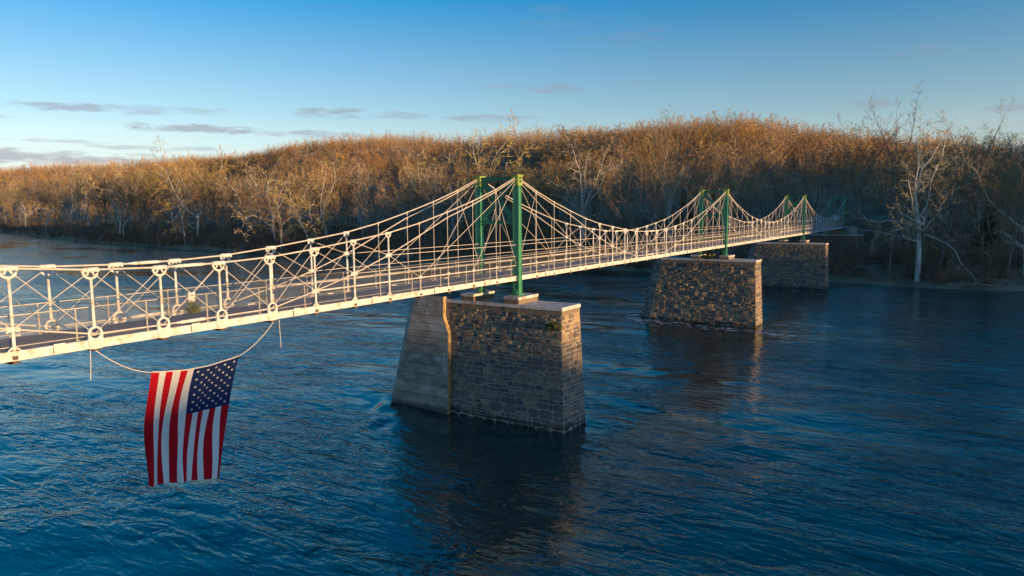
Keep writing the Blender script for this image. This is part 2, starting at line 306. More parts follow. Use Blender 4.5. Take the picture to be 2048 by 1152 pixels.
def ground_z(x, y):
    dx, dy = x-CAM[0], y-CAM[1]; th = np.degrees(np.arctan2(dy, dx)); r = np.hypot(dx, dy)
    sh = shore_r(th) + vnoise(x*.08, y*.08, 3)*3.0 + vnoise(x*.02, y*.02, 4)*6.0
    d = r-sh; rr = ridge_r(th); rh = ridge_h(th)
    z = np.where(d < 0, np.maximum(d*.2, -2.5), sstep(d/9)*2.6 + np.clip((d-6)/60, 0, 1)*2.2)
    foot = 55.0
    t = (d-foot)/np.maximum(rr-sh-foot, 30)
    z = z + np.where(t > 0, (rh-4.8)*np.sin(np.clip(t, 0, 1)*math.pi/2)**1.25, 0)
    z = z + np.where(d > 0, np.clip(d/12, 0, 1)*(vnoise(x*.12, y*.12, 7)*1.0 + vnoise(x*.5, y*.5, 8)*.3) + np.clip((d-60)/100, 0, 1)*(vnoise(x*.012, y*.012, 9)*10+vnoise(x*.03, y*.03, 10)*4), 0)
    # backwater behind the spit
    z = z - 9*np.exp(-((th-70.2)/1.1)**2)*sstep((r-640)/60)*sstep((1250-r)/150)
    return z
ths = np.concatenate([np.linspace(-48, -6, 60), np.linspace(-5.6, 72, 420), np.linspace(72.5, 98, 50)])
us = np.concatenate([np.linspace(-14, 20, 60), np.geomspace(20.6, 400, 90)[0:], np.geomspace(410, 2600, 45)])
TH, UU = np.meshgrid(ths, us, indexing='ij'); RR = shore_r(TH)+UU
GX = CAM[0]+RR*np.cos(np.radians(TH)); GY = CAM[1]+RR*np.sin(np.radians(TH))
tag(put('far_bank_terrain', grid_mesh('far_bank_terrain', GX, GY, ground_z(GX, GY), M['ground'])), kind='structure')

# unseen hill added downstream, its crest shaped to cast shade on the lower scene
xs = np.concatenate([np.arange(-420, -60, 8.0), np.arange(-60, 160, 2.0), np.arange(160, 700, 8.0)])
TE = math.tan(SUN_EL)
def crest(x):
    sh = np.interp(x, [-420, -60, -30, -12, 0, 12, 25, 52, 68, 84, 93, 104, 130, 170, 250, 350, 700], [6.0, 6.0, 6.2, 5.6, 4.0, 2.8, -1.5, -1.5, 1.5, 6.5, 11.0, 20, 25, 28, 31, 33, 35])
    return sh + 300*TE
ys = np.array([-180, -225, -262, -285, -296, -300, -306, -330, -400, -520.0]); pr = np.array([-.08, .02, .4, .74, .93, 1, .96, .8, .7, .65])
HX, HY = np.meshgrid(xs, ys, indexing='ij'); cz = crest(xs - 300*SUN_AZ[0]/SUN_AZ[1]*-1)
HZ = cz[:, None]*pr[None] + vnoise(HX*.35, HY*.1, 21)*1.4*(pr[None] > .9) + vnoise(HX*.11, HY*.05, 22)*.9*(pr[None] > .9) + (vnoise(HX*.05, HY*.01, 23)*16 + vnoise(HX*.17, HY*.01, 24)*7)*sstep((HX-80)/60)*(pr[None] > .5)
tag(put('downstream_shade_hill', grid_mesh('downstream_shade_hill', HX, HY, HZ, M['ground'])), kind='structure')

# ------------------------------------------------------------------ river
def water_mat():
    m = bpy.data.materials.new('river water'); m.use_nodes = True; n, l = m.node_tree.nodes, m.node_tree.links; b = n['Principled BSDF']
    b.inputs['Roughness'].default_value = 0.05; b.inputs['IOR'].default_value = 1.85; b.inputs['Specular IOR Level'].default_value = 0.5; b.inputs['Specular Tint'].default_value = (.5, 1, .8, 1)
    b.inputs['Base Color'].default_value = (0.0006, 0.028, 0.030, 1)
    tc = n.new('ShaderNodeTexCoord')
    def noise(sc, stretch, rot, det, rough=.5, dist=0):
        mp = n.new('ShaderNodeMapping'); mp.inputs['Scale'].default_value = stretch; mp.inputs['Rotation'].default_value = (0, 0, R(rot)); l.new(tc.outputs['Object'], mp.inputs[0])
        t = n.new('ShaderNodeTexNoise'); t.inputs['Scale'].default_value = sc; t.inputs['Detail'].default_value = det; t.inputs['Roughness'].default_value = rough; t.inputs['Distortion'].default_value = dist; l.new(mp.outputs[0], t.inputs['Vector']); return t.outputs[0]
    big = noise(.06, (1, .42, 1), 10, 4, .6, 1.2)          # slicks and rough patches
    mr = n.new('ShaderNodeMapRange'); mr.inputs[1].default_value = .38; mr.inputs[2].default_value = .60; mr.inputs[3].default_value = .12; mr.inputs[4].default_value = 1.15; l.new(big, mr.inputs[0])
    b1 = noise(1.15, (1.0, .36, 1), -24, 3, .5, 1.0); b2 = noise(3.4, (1, .4, 1), -40, 3, .55, .7)
    bp1 = n.new('ShaderNodeBump'); bp1.inputs['Distance'].default_value = .22; l.new(b1, bp1.inputs['Height']); l.new(mr.outputs[0], bp1.inputs['Strength'])
    bp2 = n.new('ShaderNodeBump'); bp2.inputs['Distance'].default_value = .055; l.new(b2, bp2.inputs['Height']); l.new(mr.outputs[0], bp2.inputs['Strength']); l.new(bp1.outputs[0], bp2.inputs['Normal'])
    l.new(bp2.outputs[0], b.inputs['Normal']); return m
def axis(lo, a, b, hi, st, g):
    mid = list(np.arange(a, b+st*.5, st)); s = st; x = a; left = []
    while x > lo: s *= g; x -= s; left.append(x)
    s = st; x = b; right = []
    while x < hi: s *= g; x += s; right.append(x)
    return np.array(left[::-1]+mid+right)
ax = axis(-3000, -34, 62, 4000, .34, 1.045); ay = axis(-3000, -32, 42, 5000, .34, 1.045)
WX, WY = np.meshgrid(ax, ay, indexing='ij')
fade = np.exp(-np.maximum(0, np.hypot(WX-10, WY-5)-60)/60)
WZ = (vnoise(WX*.55, WY*.30+WX*.1, 31)*.10 + vnoise(WX*.28, WY*.16, 32)*.13 + vnoise(WX*1.05+WY*.4, WY*.7, 33)*.05)*fade
PIER_X = [0.0, 41.8, 83.6, 125.4]
for px in PIER_X[:2]:
    # bow wave piling up on the cutwater and ripples spreading from it
    dx, dy = WX-px, WY-8.8; rr = np.hypot(dx, dy*.8); ang = np.abs(dx) - 1.5*np.maximum(0, -(dy-1.4))
    WZ += .16*np.exp(-(rr/1.6)**2)*fade
    wk = np.exp(-((ang)/2.2)**2)*np.exp(np.minimum(0, dy)/9)*(dy < 3.0)
    WZ += .085*wk*(.4+np.abs(vnoise(WX*.35, WY*.35, 43))*2.4)*np.cos(ang*2.2 + vnoise(WX*.45, WY*.45, 41)*6)*fade
    side = np.exp(-((np.abs(dx)-2.8)/1.8)**2)*(dy < 0)*np.exp(-np.maximum(0, -dy-14)/18.)
    WZ += .09*side*vnoise(WX*1.6, WY*.5, 42)*2*fade
river = tag(put('river', grid_mesh('river', WX, WY, WZ, water_mat())), kind='structure')

# ------------------------------------------------------------------ bridge spans
PAN = 2.2; SPAN = 19*PAN; Z0 = 8.337; WID = 2.693
UP = {.5: 2.32, 1.5: 2.40, 2.5: 2.60, 3.5: 2.85, 4.5: 3.12, 5.5: 3.52, 6.5: 4.04, 7.5: 4.61, 8.5: 5.27, 9.5: 6.02}
LO = {.5: .40, 1.5: .42, 2.5: .88, 3.5: 1.42, 4.5: 2.10, 5.5: 2.93, 6.5: 3.77, 7.5: 4.42, 8.5: 5.15, 9.5: 5.93}
MIDX = SPAN/2
def nx(o): return MIDX + o*PAN
OFFS = [i-9.5 for i in range(20)]
def uz(o): return UP[abs(o)]
def lz(o): return LO[abs(o)]
def rod(a, b, r, n=6): return MB().tube([a, b], r, n)
def ring_plate(w=.44, hc=.45, ri=.155, t=.10):
    m = MB(); n = 28; ro = w/2; outer = []; inner = []
    for i in range(n):
        q = 2*math.pi*(i+.5)/n; c, s_ = math.cos(q), math.sin(q); inner.append((ri*c, hc+ri*s_))
        if s_ >= 0: outer.append((ro*c, hc+ro*s_))
        else:
            k = min(ro/max(abs(c), 1e-6), (hc+.03)/abs(s_)); outer.append((k*c, hc+k*s_))
    vs = [(x, -t/2, z) for x, z in outer]+[(x, -t/2, z) for x, z in inner]+[(x, t/2, z) for x, z in outer]+[(x, t/2, z) for x, z in inner]
    fs = []
    for i in range(n):
        j = (i+1) % n
        fs += [(i, j, n+j, n+i), (2*n+j, 2*n+i, 3*n+i, 3*n+j), (j, i, 2*n+i, 2*n+j), (n+i, n+j, 3*n+j, 3*n+i)]
    return m.add(vs, fs)
def yoke(s=1.0):
    m = MB(); r = .235*s
    arc = [(r*math.cos(a), 0, -.02*s+r*1.05*math.sin(a)) for a in np.linspace(math.pi, 2*math.pi, 13)]
    m.tube(arc, .042*s, 8)
    m.tube([(-.25*s, 0, .0), (-.20*s, 0, .0), (.20*s, 0, .0), (.25*s, 0, .0)], [.055*s, .075*s, .075*s, .055*s], 10)
    m.tube([(-.10*s, 0, -.17*s), (-.06*s, 0, -.06*s)], .028*s, 6); m.tube([(.10*s, 0, -.17*s), (.06*s, 0, -.06*s)], .028*s, 6)
    m.tube([(0, 0, -.24*s), (0, 0, -.36*s)], .055*s, 8); return m
def star(s=1.0):
    m = MB(); m.tube([(0, -.05, 0), (0, .05, 0)], .085*s, 10)
    for a in (25, 155, 205, 335, 90, 270, 0, 180):
        c, q = math.cos(R(a)), math.sin(R(a)); m.tube([(c*.05, 0, q*.05), (c*.2*s, 0, q*.2*s)], [.05*s, .03*s], 6)
    return m
ME_RING = ring_plate().mesh('ring_bracket', M['white']); ME_SMALL_RING = ring_plate(.22, .0, .06, .07).mesh('rail_ring', M['white'])
ME_YOKE = yoke().mesh('yoke', M['white'], True); ME_YOKE_S = yoke(.72).mesh('yoke', M['white'], True)
ME_STAR = star().mesh('star_casting', M['white'], True)
ME_FPOST = MB().tube([(0, 0, .1), (0, 0, 1.27)], .025, 7).box(-.05, .05, -.05, .05, .25, .28).mesh('fence_post', M['galv'])
ME_DECK = MB().box(.008, PAN-.008, .13, WID-.13, .13, .262).mesh('deck_panel', M['deck'])
ME_FBEAM = MB().box(-.07, .07, -.05, WID+.05, -.075, .12).box(-.13, .13, -.07, WID+.07, -.10, -.076).mesh('floor_beam', M['steel_dark'])
def splice():
    m = MB().box(-.16, .16, -.025, 0, .005, .30)
    for i in range(4):
        for j in range(2): m.tube([(-.11+i*.073, -.045, .08+j*.11), (-.11+i*.073, -.024, .08+j*.11)], .014, 6)
    return m
ME_SPLICE = splice().mesh('splice_plate', M['white'])
def make_span(x0, label):
    root = empty('suspension_span', (x0, 0, Z0), label, 'bridge', 'white suspension spans between the green towers')
    for i in range(19): put('deck_panel', ME_DECK, root, (i*PAN, 0, 0))
    for i in range(20): put('floor_beam', ME_FBEAM, root, (min(max(i*PAN, .12), SPAN-.12), 0, 0))
    for side in (0, 1):
        y = 0.0 if side == 0 else WID; s = -1 if side == 0 else 1     # s: outward
        def sub(o, me, loc, nm):
            c = put(nm, me, o, loc)
            if side == 1: c.rotation_euler = (0, 0, math.pi)
            return c
        g0 = .05
        eb = MB().box(g0, SPAN-g0, y-.02, y+.02, 0.012, .238)
        ya, yb = (y-.06, y+.06); eb.box(g0, SPAN-g0, ya, yb, .238, .26).box(g0, SPAN-g0, ya, yb, -.01, .012)
        beam = eb.build('edge_beam', M['white'], root)
        for k in range(1, 18, 2):
            sp = put('splice_plate', ME_SPLICE, beam, (k*PAN+PAN*.52, y+s*.06, 0))
            if side: sp.rotation_euler = (0, 0, math.pi)
        # cables
        up = [(0.12 if o < 0 and abs(o) == 9.5 else SPAN-.12 if abs(o) == 9.5 else nx(o), y, uz(o)) for o in OFFS]
        MB().tube(up, .032, 8).build('main_cable', M['cable'], root, True)
        lo = [(p[0], y, lz(o)) for p, o in zip(up, OFFS)]
        MB().tube(lo, .028, 8).build('lower_cable', M['cable'], root, True)
        for z in (UP[.5], LO[.5]):
            MB().tube([(MIDX-.62, y, z), (MIDX-.5, y, z), (MIDX-.44, y, z), (MIDX+.44, y, z), (MIDX+.5, y, z), (MIDX+.62, y, z)], [.042, .042, .062, .062, .042, .042], 8).build('turnbuckle', M['white'], root, True)
        for o in OFFS:
            a = abs(o); x = nx(o)
            if a == 9.5: continue
            if a <= 4.5:
                zt = uz(o)-.26; ring = a <= 1.5
                zb = .64 if ring else .26
                c = MB().tube([(x, y, zb), (x, y, zb+.12), (x, y, zb+.14), (x, y, (zb+zt)/2-.03), (x, y, (zb+zt)/2), (x, y, (zb+zt)/2+.03), (x, y, zt)], [.06, .055, .048, .045, .06, .045, .042], 9)
                if not ring: c.tube([(x-.16, y, .258), (x, y, .40)], .03, 6).tube([(x+.16, y, .258), (x, y, .40)], .03, 6)
                post = c.build('truss_post', M['white'], root, True)
                put('yoke', ME_YOKE if a <= 2.5 else ME_YOKE_S, post, (x, y, uz(o)))
                if ring: put('ring_bracket', ME_RING, post, (x, y+s*.012, 0))
                else: put('star_casting', ME_STAR, post, (x, y, lz(o)))
            else:
                z1, z2 = uz(o), lz(o)
                c = MB().tube([(x, y, .26), (x, y, .30), (x, y, .32), (x, y, .80)], [.055, .055, .03, .03], 7).tube([(x, y, .98), (x, y, z1)], .016, 6)
                c.tube([(x, y, max(z2-.18, 1.0)), (x, y, z2+.02)], [.02, .04], 6).tube([(x, y, z1-.16), (x, y, z1+.05)], [.022, .045], 6)
                h = c.build('hanger', M['cable'], root)
                put('rail_ring', ME_SMALL_RING, h, (x, y, .88))
        # crossed rods in the middle panels
        for i in range(9):
            a, b = -4.5+i, -3.5+i
            for (p, q) in ((a, b), (b, a)):
                rod((nx(p), y, uz(p)-.05), (nx(q), y, lz(q)), .0135).build('diagonal_rod', M['cable'], root)
        for sg in (-1, 1):
            rod((nx(sg*4.5), y, lz(4.5)), (nx(sg*5.5), y, .9), .0135).build('diagonal_rod', M['cable'], root)
            xt = MIDX+sg*(9.5*PAN-.14)
            rod((xt, y, 5.85), (nx(sg*5.5), y, .95), .016).build('stay_rod', M['cable'], root)
            rod((xt, y, 5.75), (nx(sg*7.5), y, .95), .016).build('stay_rod', M['cable'], root)
            rod((nx(sg*8.5), y, uz(8.5)-.05), (xt, y, .95), .014).build('stay_rod', M['cable'], root)
            for o in (3.5, 4.5):
                rod((nx(sg*o), y, lz(o)), (MIDX+sg*(9.5*PAN-.14), y, lz(o)), .016).build('tie_rod', M['cable'], root)
            rod((nx(sg*2.5), y, .88), (xt, y, .88), .034, 8).build('handrail', M['white'], root, True)
        # chain link fence along the walkway
        yf = y-s*.16
        for i in range(19): put('fence_post', ME_FPOST, root, (i*PAN+PAN*.8, yf, 0))
        rod((.16, yf, 1.25), (SPAN-.16, yf, 1.25), .021, 7).build('fence_rail', M['galv'], root, True)
        rod((.16, yf, .36), (SPAN-.16, yf, .36), .015, 6).build('fence_rail', M['galv'], root, True)
        MB().add([(.16, yf-s*.028, .28), (SPAN-.16, yf-s*.028, .28), (SPAN-.16, yf-s*.028, 1.24), (.16, yf-s*.028, 1.24)], [(0, 1, 2, 3)]).build('fence_mesh', M['link'], root)
    return root
make_span(-SPAN, 'white suspension bridge span with the striped flag hanging below its walkway')
make_span(0, 'sunlit white suspension bridge span between the concrete-patched pier and the golden-edged pier')
make_span(SPAN, 'white suspension bridge span ending at the stone pier closest to the wooded bank')
make_span(2*SPAN, 'shaded suspension bridge span reaching the wooded bank')

# ------------------------------------------------------------------ towers
def bar2(m, a, b, w, t, x0=0.0):
    """flat bar in the YZ plane from a to b, width w, thickness t in X, with edge flanges"""
    a, b = np.array(a, float), np.array(b, float); d = (b-a)/np.linalg.norm(b-a); n = np.array([-d[1], d[0]])
    for off, ww, tt in ((0, w, t), (w/2-.012, .024, t*2.6), (-w/2+.012, .024, t*2.6)):
        c = [a+n*(off-ww/2), b+n*(off-ww/2), b+n*(off+ww/2), a+n*(off+ww/2)]
        vs = [(x0-tt/2, p[0], p[1]) for p in c]+[(x0+tt/2, p[0], p[1]) for p in c]
        m.add(vs, [(0, 1, 2, 3), (7, 6, 5, 4), (1, 0, 4, 5), (2, 1, 5, 6), (3, 2, 6, 7), (0, 3, 7, 4)])
    return m
def prism(m, poly, x0, x1):
    n = len(poly); vs = [(x0, y, z) for y, z in poly]+[(x1, y, z) for y, z in poly]
    return m.add(vs, [tuple(range(n)), tuple(range(n, 2*n))[::-1]]+[(i, (i+1) % n, n+(i+1) % n, n+i)[::-1] for i in range(n)])
def fillet(cy, cz, dy, dz, r, n=7):
    """gusset corner: square corner at (cy,cz) with concave arc"""
    pts = [(cy, cz)]
    for i in range(n+1):
        a = math.pi/2*i/n; pts.append((cy+dy*r*(1-math.sin(a)), cz+dz*r*(1-math.cos(a))))
    return pts
def rivets(m, ys, zs, x, sx):
    for y in ys:
        for z in zs: m.tube([(x, y, z), (x+sx*.014, y, z)], [.018, .011], 5)
ZB = -.87
def tower_meshes():
    d = {}
    leg = MB()
    zt = 6.0
    # two channels and cover plates, slightly wider at the foot
    def slab(y0, y1, x0, x1, x0b, x1b, z0, z1): leg.frustum([(x0b, y0), (x1b, y0), (x1b, y1), (x0b, y1)], [(x0, y0), (x1, y0), (x1, y1), (x0, y1)], z0, z1)
    slab(-.19, -.161, -.15, .15, -.19, .19, ZB+.06, zt); slab(.161, .19, -.15, .15, -.19, .19, ZB+.06, zt)
    slab(-.16, .16, -.14, -.115, -.18, -.155, ZB+.06, zt); slab(-.16, .16, .115, .14, .155, .18, ZB+.06, zt)
    slab(-.22, -.191, -.15, -.10, -.19, -.14, ZB+.06, zt); slab(-.22, -.191, .10, .15, .14, .19, ZB+.06, zt)
    leg.box(-.34, .34, -.30, .30, ZB, ZB+.06)
    for sx in (-1, 1):
        leg.add([(sx*.22, -.15, ZB+.06), (sx*.22, .15, ZB+.06), (sx*.31, .15, ZB+.06), (sx*.31, -.15, ZB+.06), (sx*.225, -.15, ZB+.38), (sx*.225, .15, ZB+.38)], [(3, 2, 5, 4), (0, 3, 4), (1, 5, 2)])
    for z in np.arange(ZB+.2, 5.9, .16):
        w = .15+.04*(zt-z)/(zt-ZB)
        for y in (-.175, .175): leg.tube([(-w*1.0-.001, y, z), (-w-.014, y, z)], [.018, .011], 5)
    d['leg'] = leg.mesh('tower_leg', M['green'])
    sad = MB().box(-.25, .25, -.235, .235, 5.55, 6.12).box(-.31, .31, -.27, .27, 6.12, 6.17)
    for z in (5.78, 5.97): sad.box(-.10, .10, -.25, -.235, z-.05, z+.05, 1)
    for z in (5.7, 5.87, 6.04):
        for x in (-.19, .19): sad.tube([(x, -.235, z), (x, -.255, z)], .025, 6)
    d['saddle'] = sad.mesh('cable_saddle', [M['green_lt'], M['black']])
    yi, yo = .19, WID-.19
    tb = MB(); bar2(tb, (yi, 5.97), (yo, 5.97), .20, .12); d['top'] = tb.mesh('top_beam', M['green'])
    st = MB(); bar2(st, (yi, 3.40), (yo, 3.40), .20, .12); d['strut'] = st.mesh('strut', M['green'])
    c = (WID/2, 4.72)
    for k, (a, b) in enumerate((((yi+.02, 5.80), (yo-.02, 3.62)), ((yo-.02, 5.80), (yi+.02, 3.62)))):
        br = MB(); bar2(br, a, b, .29, .06+.012*k, x0=.004*k); d['brace%d' % k] = br.mesh('cross_brace', M['green'])
    g = MB()
    def G(poly): prism(g, poly, -.045, .047)
    r = .5
    G(fillet(yi, 3.33, 1, -1, r)); G(fillet(yo, 3.33, -1, -1, r))
    G([(yi, 3.45), (yi, 4.10), (yi+.10, 4.02), (yi+.42, 3.70), (yi+.5, 3.45)]); G([(yo, 3.45), (yo, 4.10), (yo-.10, 4.02), (yo-.42, 3.70), (yo-.5, 3.45)])
    G([(yi, 5.93), (yi, 5.25), (yi+.12, 5.36), (yi+.42, 5.62), (yi+.52, 5.93)]); G([(yo, 5.93), (yo, 5.25), (yo-.12, 5.36), (yo-.42, 5.62), (yo-.52, 5.93)])
    G([(c[0], c[1]+.42), (c[0]-.16, c[1]+.28), (c[0]-.30, c[1]), (c[0]-.16, c[1]-.28), (c[0], c[1]-.42), (c[0]+.16, c[1]-.28), (c[0]+.30, c[1]), (c[0]+.16, c[1]+.28)])
    for yc in (yi+.12, yo-.12): rivets(g, np.arange(yc-.08, yc+.1, .08), np.arange(3.2, 3.95, .12), -.045, -1)
    d['gusset'] = g.mesh('gusset_plate', M['green'])
    sb = MB().box(-.14, .14, .14, WID-.14, -.32, -.08).box(-.2, .2, .14, WID-.14, -.345, -.321).box(-.2, .2, .14, WID-.14, -.079, -.055).mesh('deck_support_beam', M['green']); d['support'] = sb
    lamp = MB().tube([(0, WID/2, 5.9), (0, WID/2, 5.72)], .025, 6).tube([(0, WID/2, 5.72), (0, WID/2, 5.66), (0, WID/2, 5.46), (0, WID/2, 5.30), (0, WID/2, 5.26)], [.05, .15, .17, .24, .05], 10).tube([(0, WID/2, 5.26), (0, WID/2, 5.08)], [.16, .1], 10)
    d['lamp'] = lamp.mesh('lamp', M['black']); return d
TM = tower_meshes()
def make_tower(k, label):
    root = empty('bridge_tower', (k*SPAN, 0, Z0), label, 'bridge tower', 'green steel towers of the bridge')
    for y in (0, WID):
        leg = put('tower_leg', TM['leg'], root, (0, y, 0)); s = put('cable_saddle', TM['saddle'], leg)
        if y: leg.rotation_euler = (0, 0, math.pi)
    put('top_beam', TM['top'], root); put('strut', TM['strut'], root); put('cross_brace', TM['brace0'], root); put('cross_brace', TM['brace1'], root)
    put('gusset_plate', TM['gusset'], root); put('deck_support_beam', TM['support'], root); put('lamp', TM['lamp'], root)
make_tower(0, 'tall green steel tower on the pier with the concrete patch')
make_tower(1, 'green steel tower on the stone pier with the golden lit end')
make_tower(2, 'green steel tower on the shaded stone pier by the wooded bank')
make_tower(3, 'dim green steel tower at the bridge end among the trees')

# ------------------------------------------------------------------ piers
rs = random.Random(5)
def stone_template(i):
    r = random.Random(100+i); n = 9; base = []
    for k in range(n):
        a = 2*math.pi*(k+.5)/n + r.uniform(-.10, .10); c, s_ = math.cos(a), math.sin(a); e = r.uniform(7.0, 14.0)
        q = (abs(c)**e+abs(s_)**e)**(-1/e); base.append((c*q*.5*r.uniform(.93, 1.0), s_*q*.5*r.uniform(.93, 1.0)))
    vs = [(x, -.6, z) for x, z in base]+[(x, .45*r.uniform(.7, 1.2), z) for x, z in base]
    ox, oz = r.uniform(-.06, .06), r.uniform(-.06, .06)
    tx, tz = r.uniform(-.9, .9), r.uniform(-.7, .7)
    vs += [(x*.84+ox*.6, .85+x*tx+z*tz+r.uniform(-.08, .08), z*.84+oz*.6) for x, z in base]; vs.append((ox, r.uniform(.8, 1.1), oz))
    fs = []
    for k in range(n):
        j = (k+1) % n; fs += [(k, j, n+j, n+k)[::-1], (n+k, n+j, 2*n+j, 2*n+k)[::-1], (2*n+k, 2*n+j, 3*n)[::-1]]
    return vs, fs
STONE_T = [stone_template(i) for i in range(16)]
STONE_ME = [MB().add(*t).mesh('stone', M['stone']) for t in STONE_T]
def layout(wd, ht, zbias=1.0, sc=1.0):
    """broken courses of rubble filling wd x ht"""
    out = []; z = 0
    while z < ht-.05:
        big = (1.25-.5*z/ht*zbias)*sc; h = min(rs.uniform(.28, .72)*big, ht-z)
        if ht-z-h < .2: h = ht-z
        x = 0
        while x < wd-.02:
            cw = rs.uniform(.7, 2.0); cw = wd-x if wd-x-cw < .45 else cw
            rows = [h] if h < .3 or rs.random() < .28 else ([h*(k := rs.uniform(.36, .64)), h*(1-k)] if rs.random() < .8 or h < .5 else [h*.3, h*.4, h*.3])
            zz = z
            for rh in rows:
                xx = x
                while xx < x+cw-.02:
                    w = rs.uniform(.8, 2.4)*rh*(1.0 if rh > .22 else 1.35); w = min(max(w, .2), .95*sc); w = x+cw-xx if x+cw-xx-w < .18 else w
                    out.append((xx+w/2, zz+rh/2, w, rh)); xx += w
                zz += rh
            x += cw
        z += h
    return out
def place_stones(pb, face, H, n, keep, proud, sc=1.0):
    """face: bottom-left, bottom-right, top-left, top-right (seen from outside). keep: how many become objects (largest first)"""
    bl, br, tl, tr = [Vector(p) for p in face]; wd = ((br-bl).length+(tr-tl).length)/2
    L = layout(wd, H, sc=sc); L.sort(key=lambda q: -q[2]*q[3])
    for i, (a, z, w, h) in enumerate(L):
        t = z/H; u = a/wd; lft = bl.lerp(tl, t); rgt = br.lerp(tr, t); lw = (rgt-lft).length/wd
        p = lft.lerp(rgt, u); axv = (rgt-lft).normalized(); upv = (bl.lerp(br, u)-tl.lerp(tr, u)).normalized()*-1; nv = axv.cross(upv).normalized()
        # template axes: x along the face, y outward, z up
        gap = rs.uniform(.018, .042); dep = rs.uniform(*proud); tilt = Matrix.Rotation(R(rs.uniform(-3.5, 3.5)), 3, nv)
        ax_ = tilt @ axv; up_ = tilt @ upv
        mt = Matrix(((-ax_[0]*(w*lw-gap), nv[0]*dep, up_[0]*(h-gap), p[0]), (-ax_[1]*(w*lw-gap), nv[1]*dep, up_[1]*(h-gap), p[1]), (-ax_[2]*(w*lw-gap), nv[2]*dep, up_[2]*(h-gap), p[2]), (0, 0, 0, 1)))
        ti = rs.randrange(16)
        pb.append((w*h if keep else 0, mt, ti))
def outline(z, ztop=6.61, yl=(8.1, 6.8), yn=(9.6, 7.9)):
    t = z/ztop; x = 1.314+(1.056-1.314)*t; yr = -3.866+(.29)*t; L = yl[0]+(yl[1]-yl[0])*t; N = yn[0]+(yn[1]-yn[0])*t
    return [(-x, yr), (x, yr), (x, L), (0, N), (-x, L)]
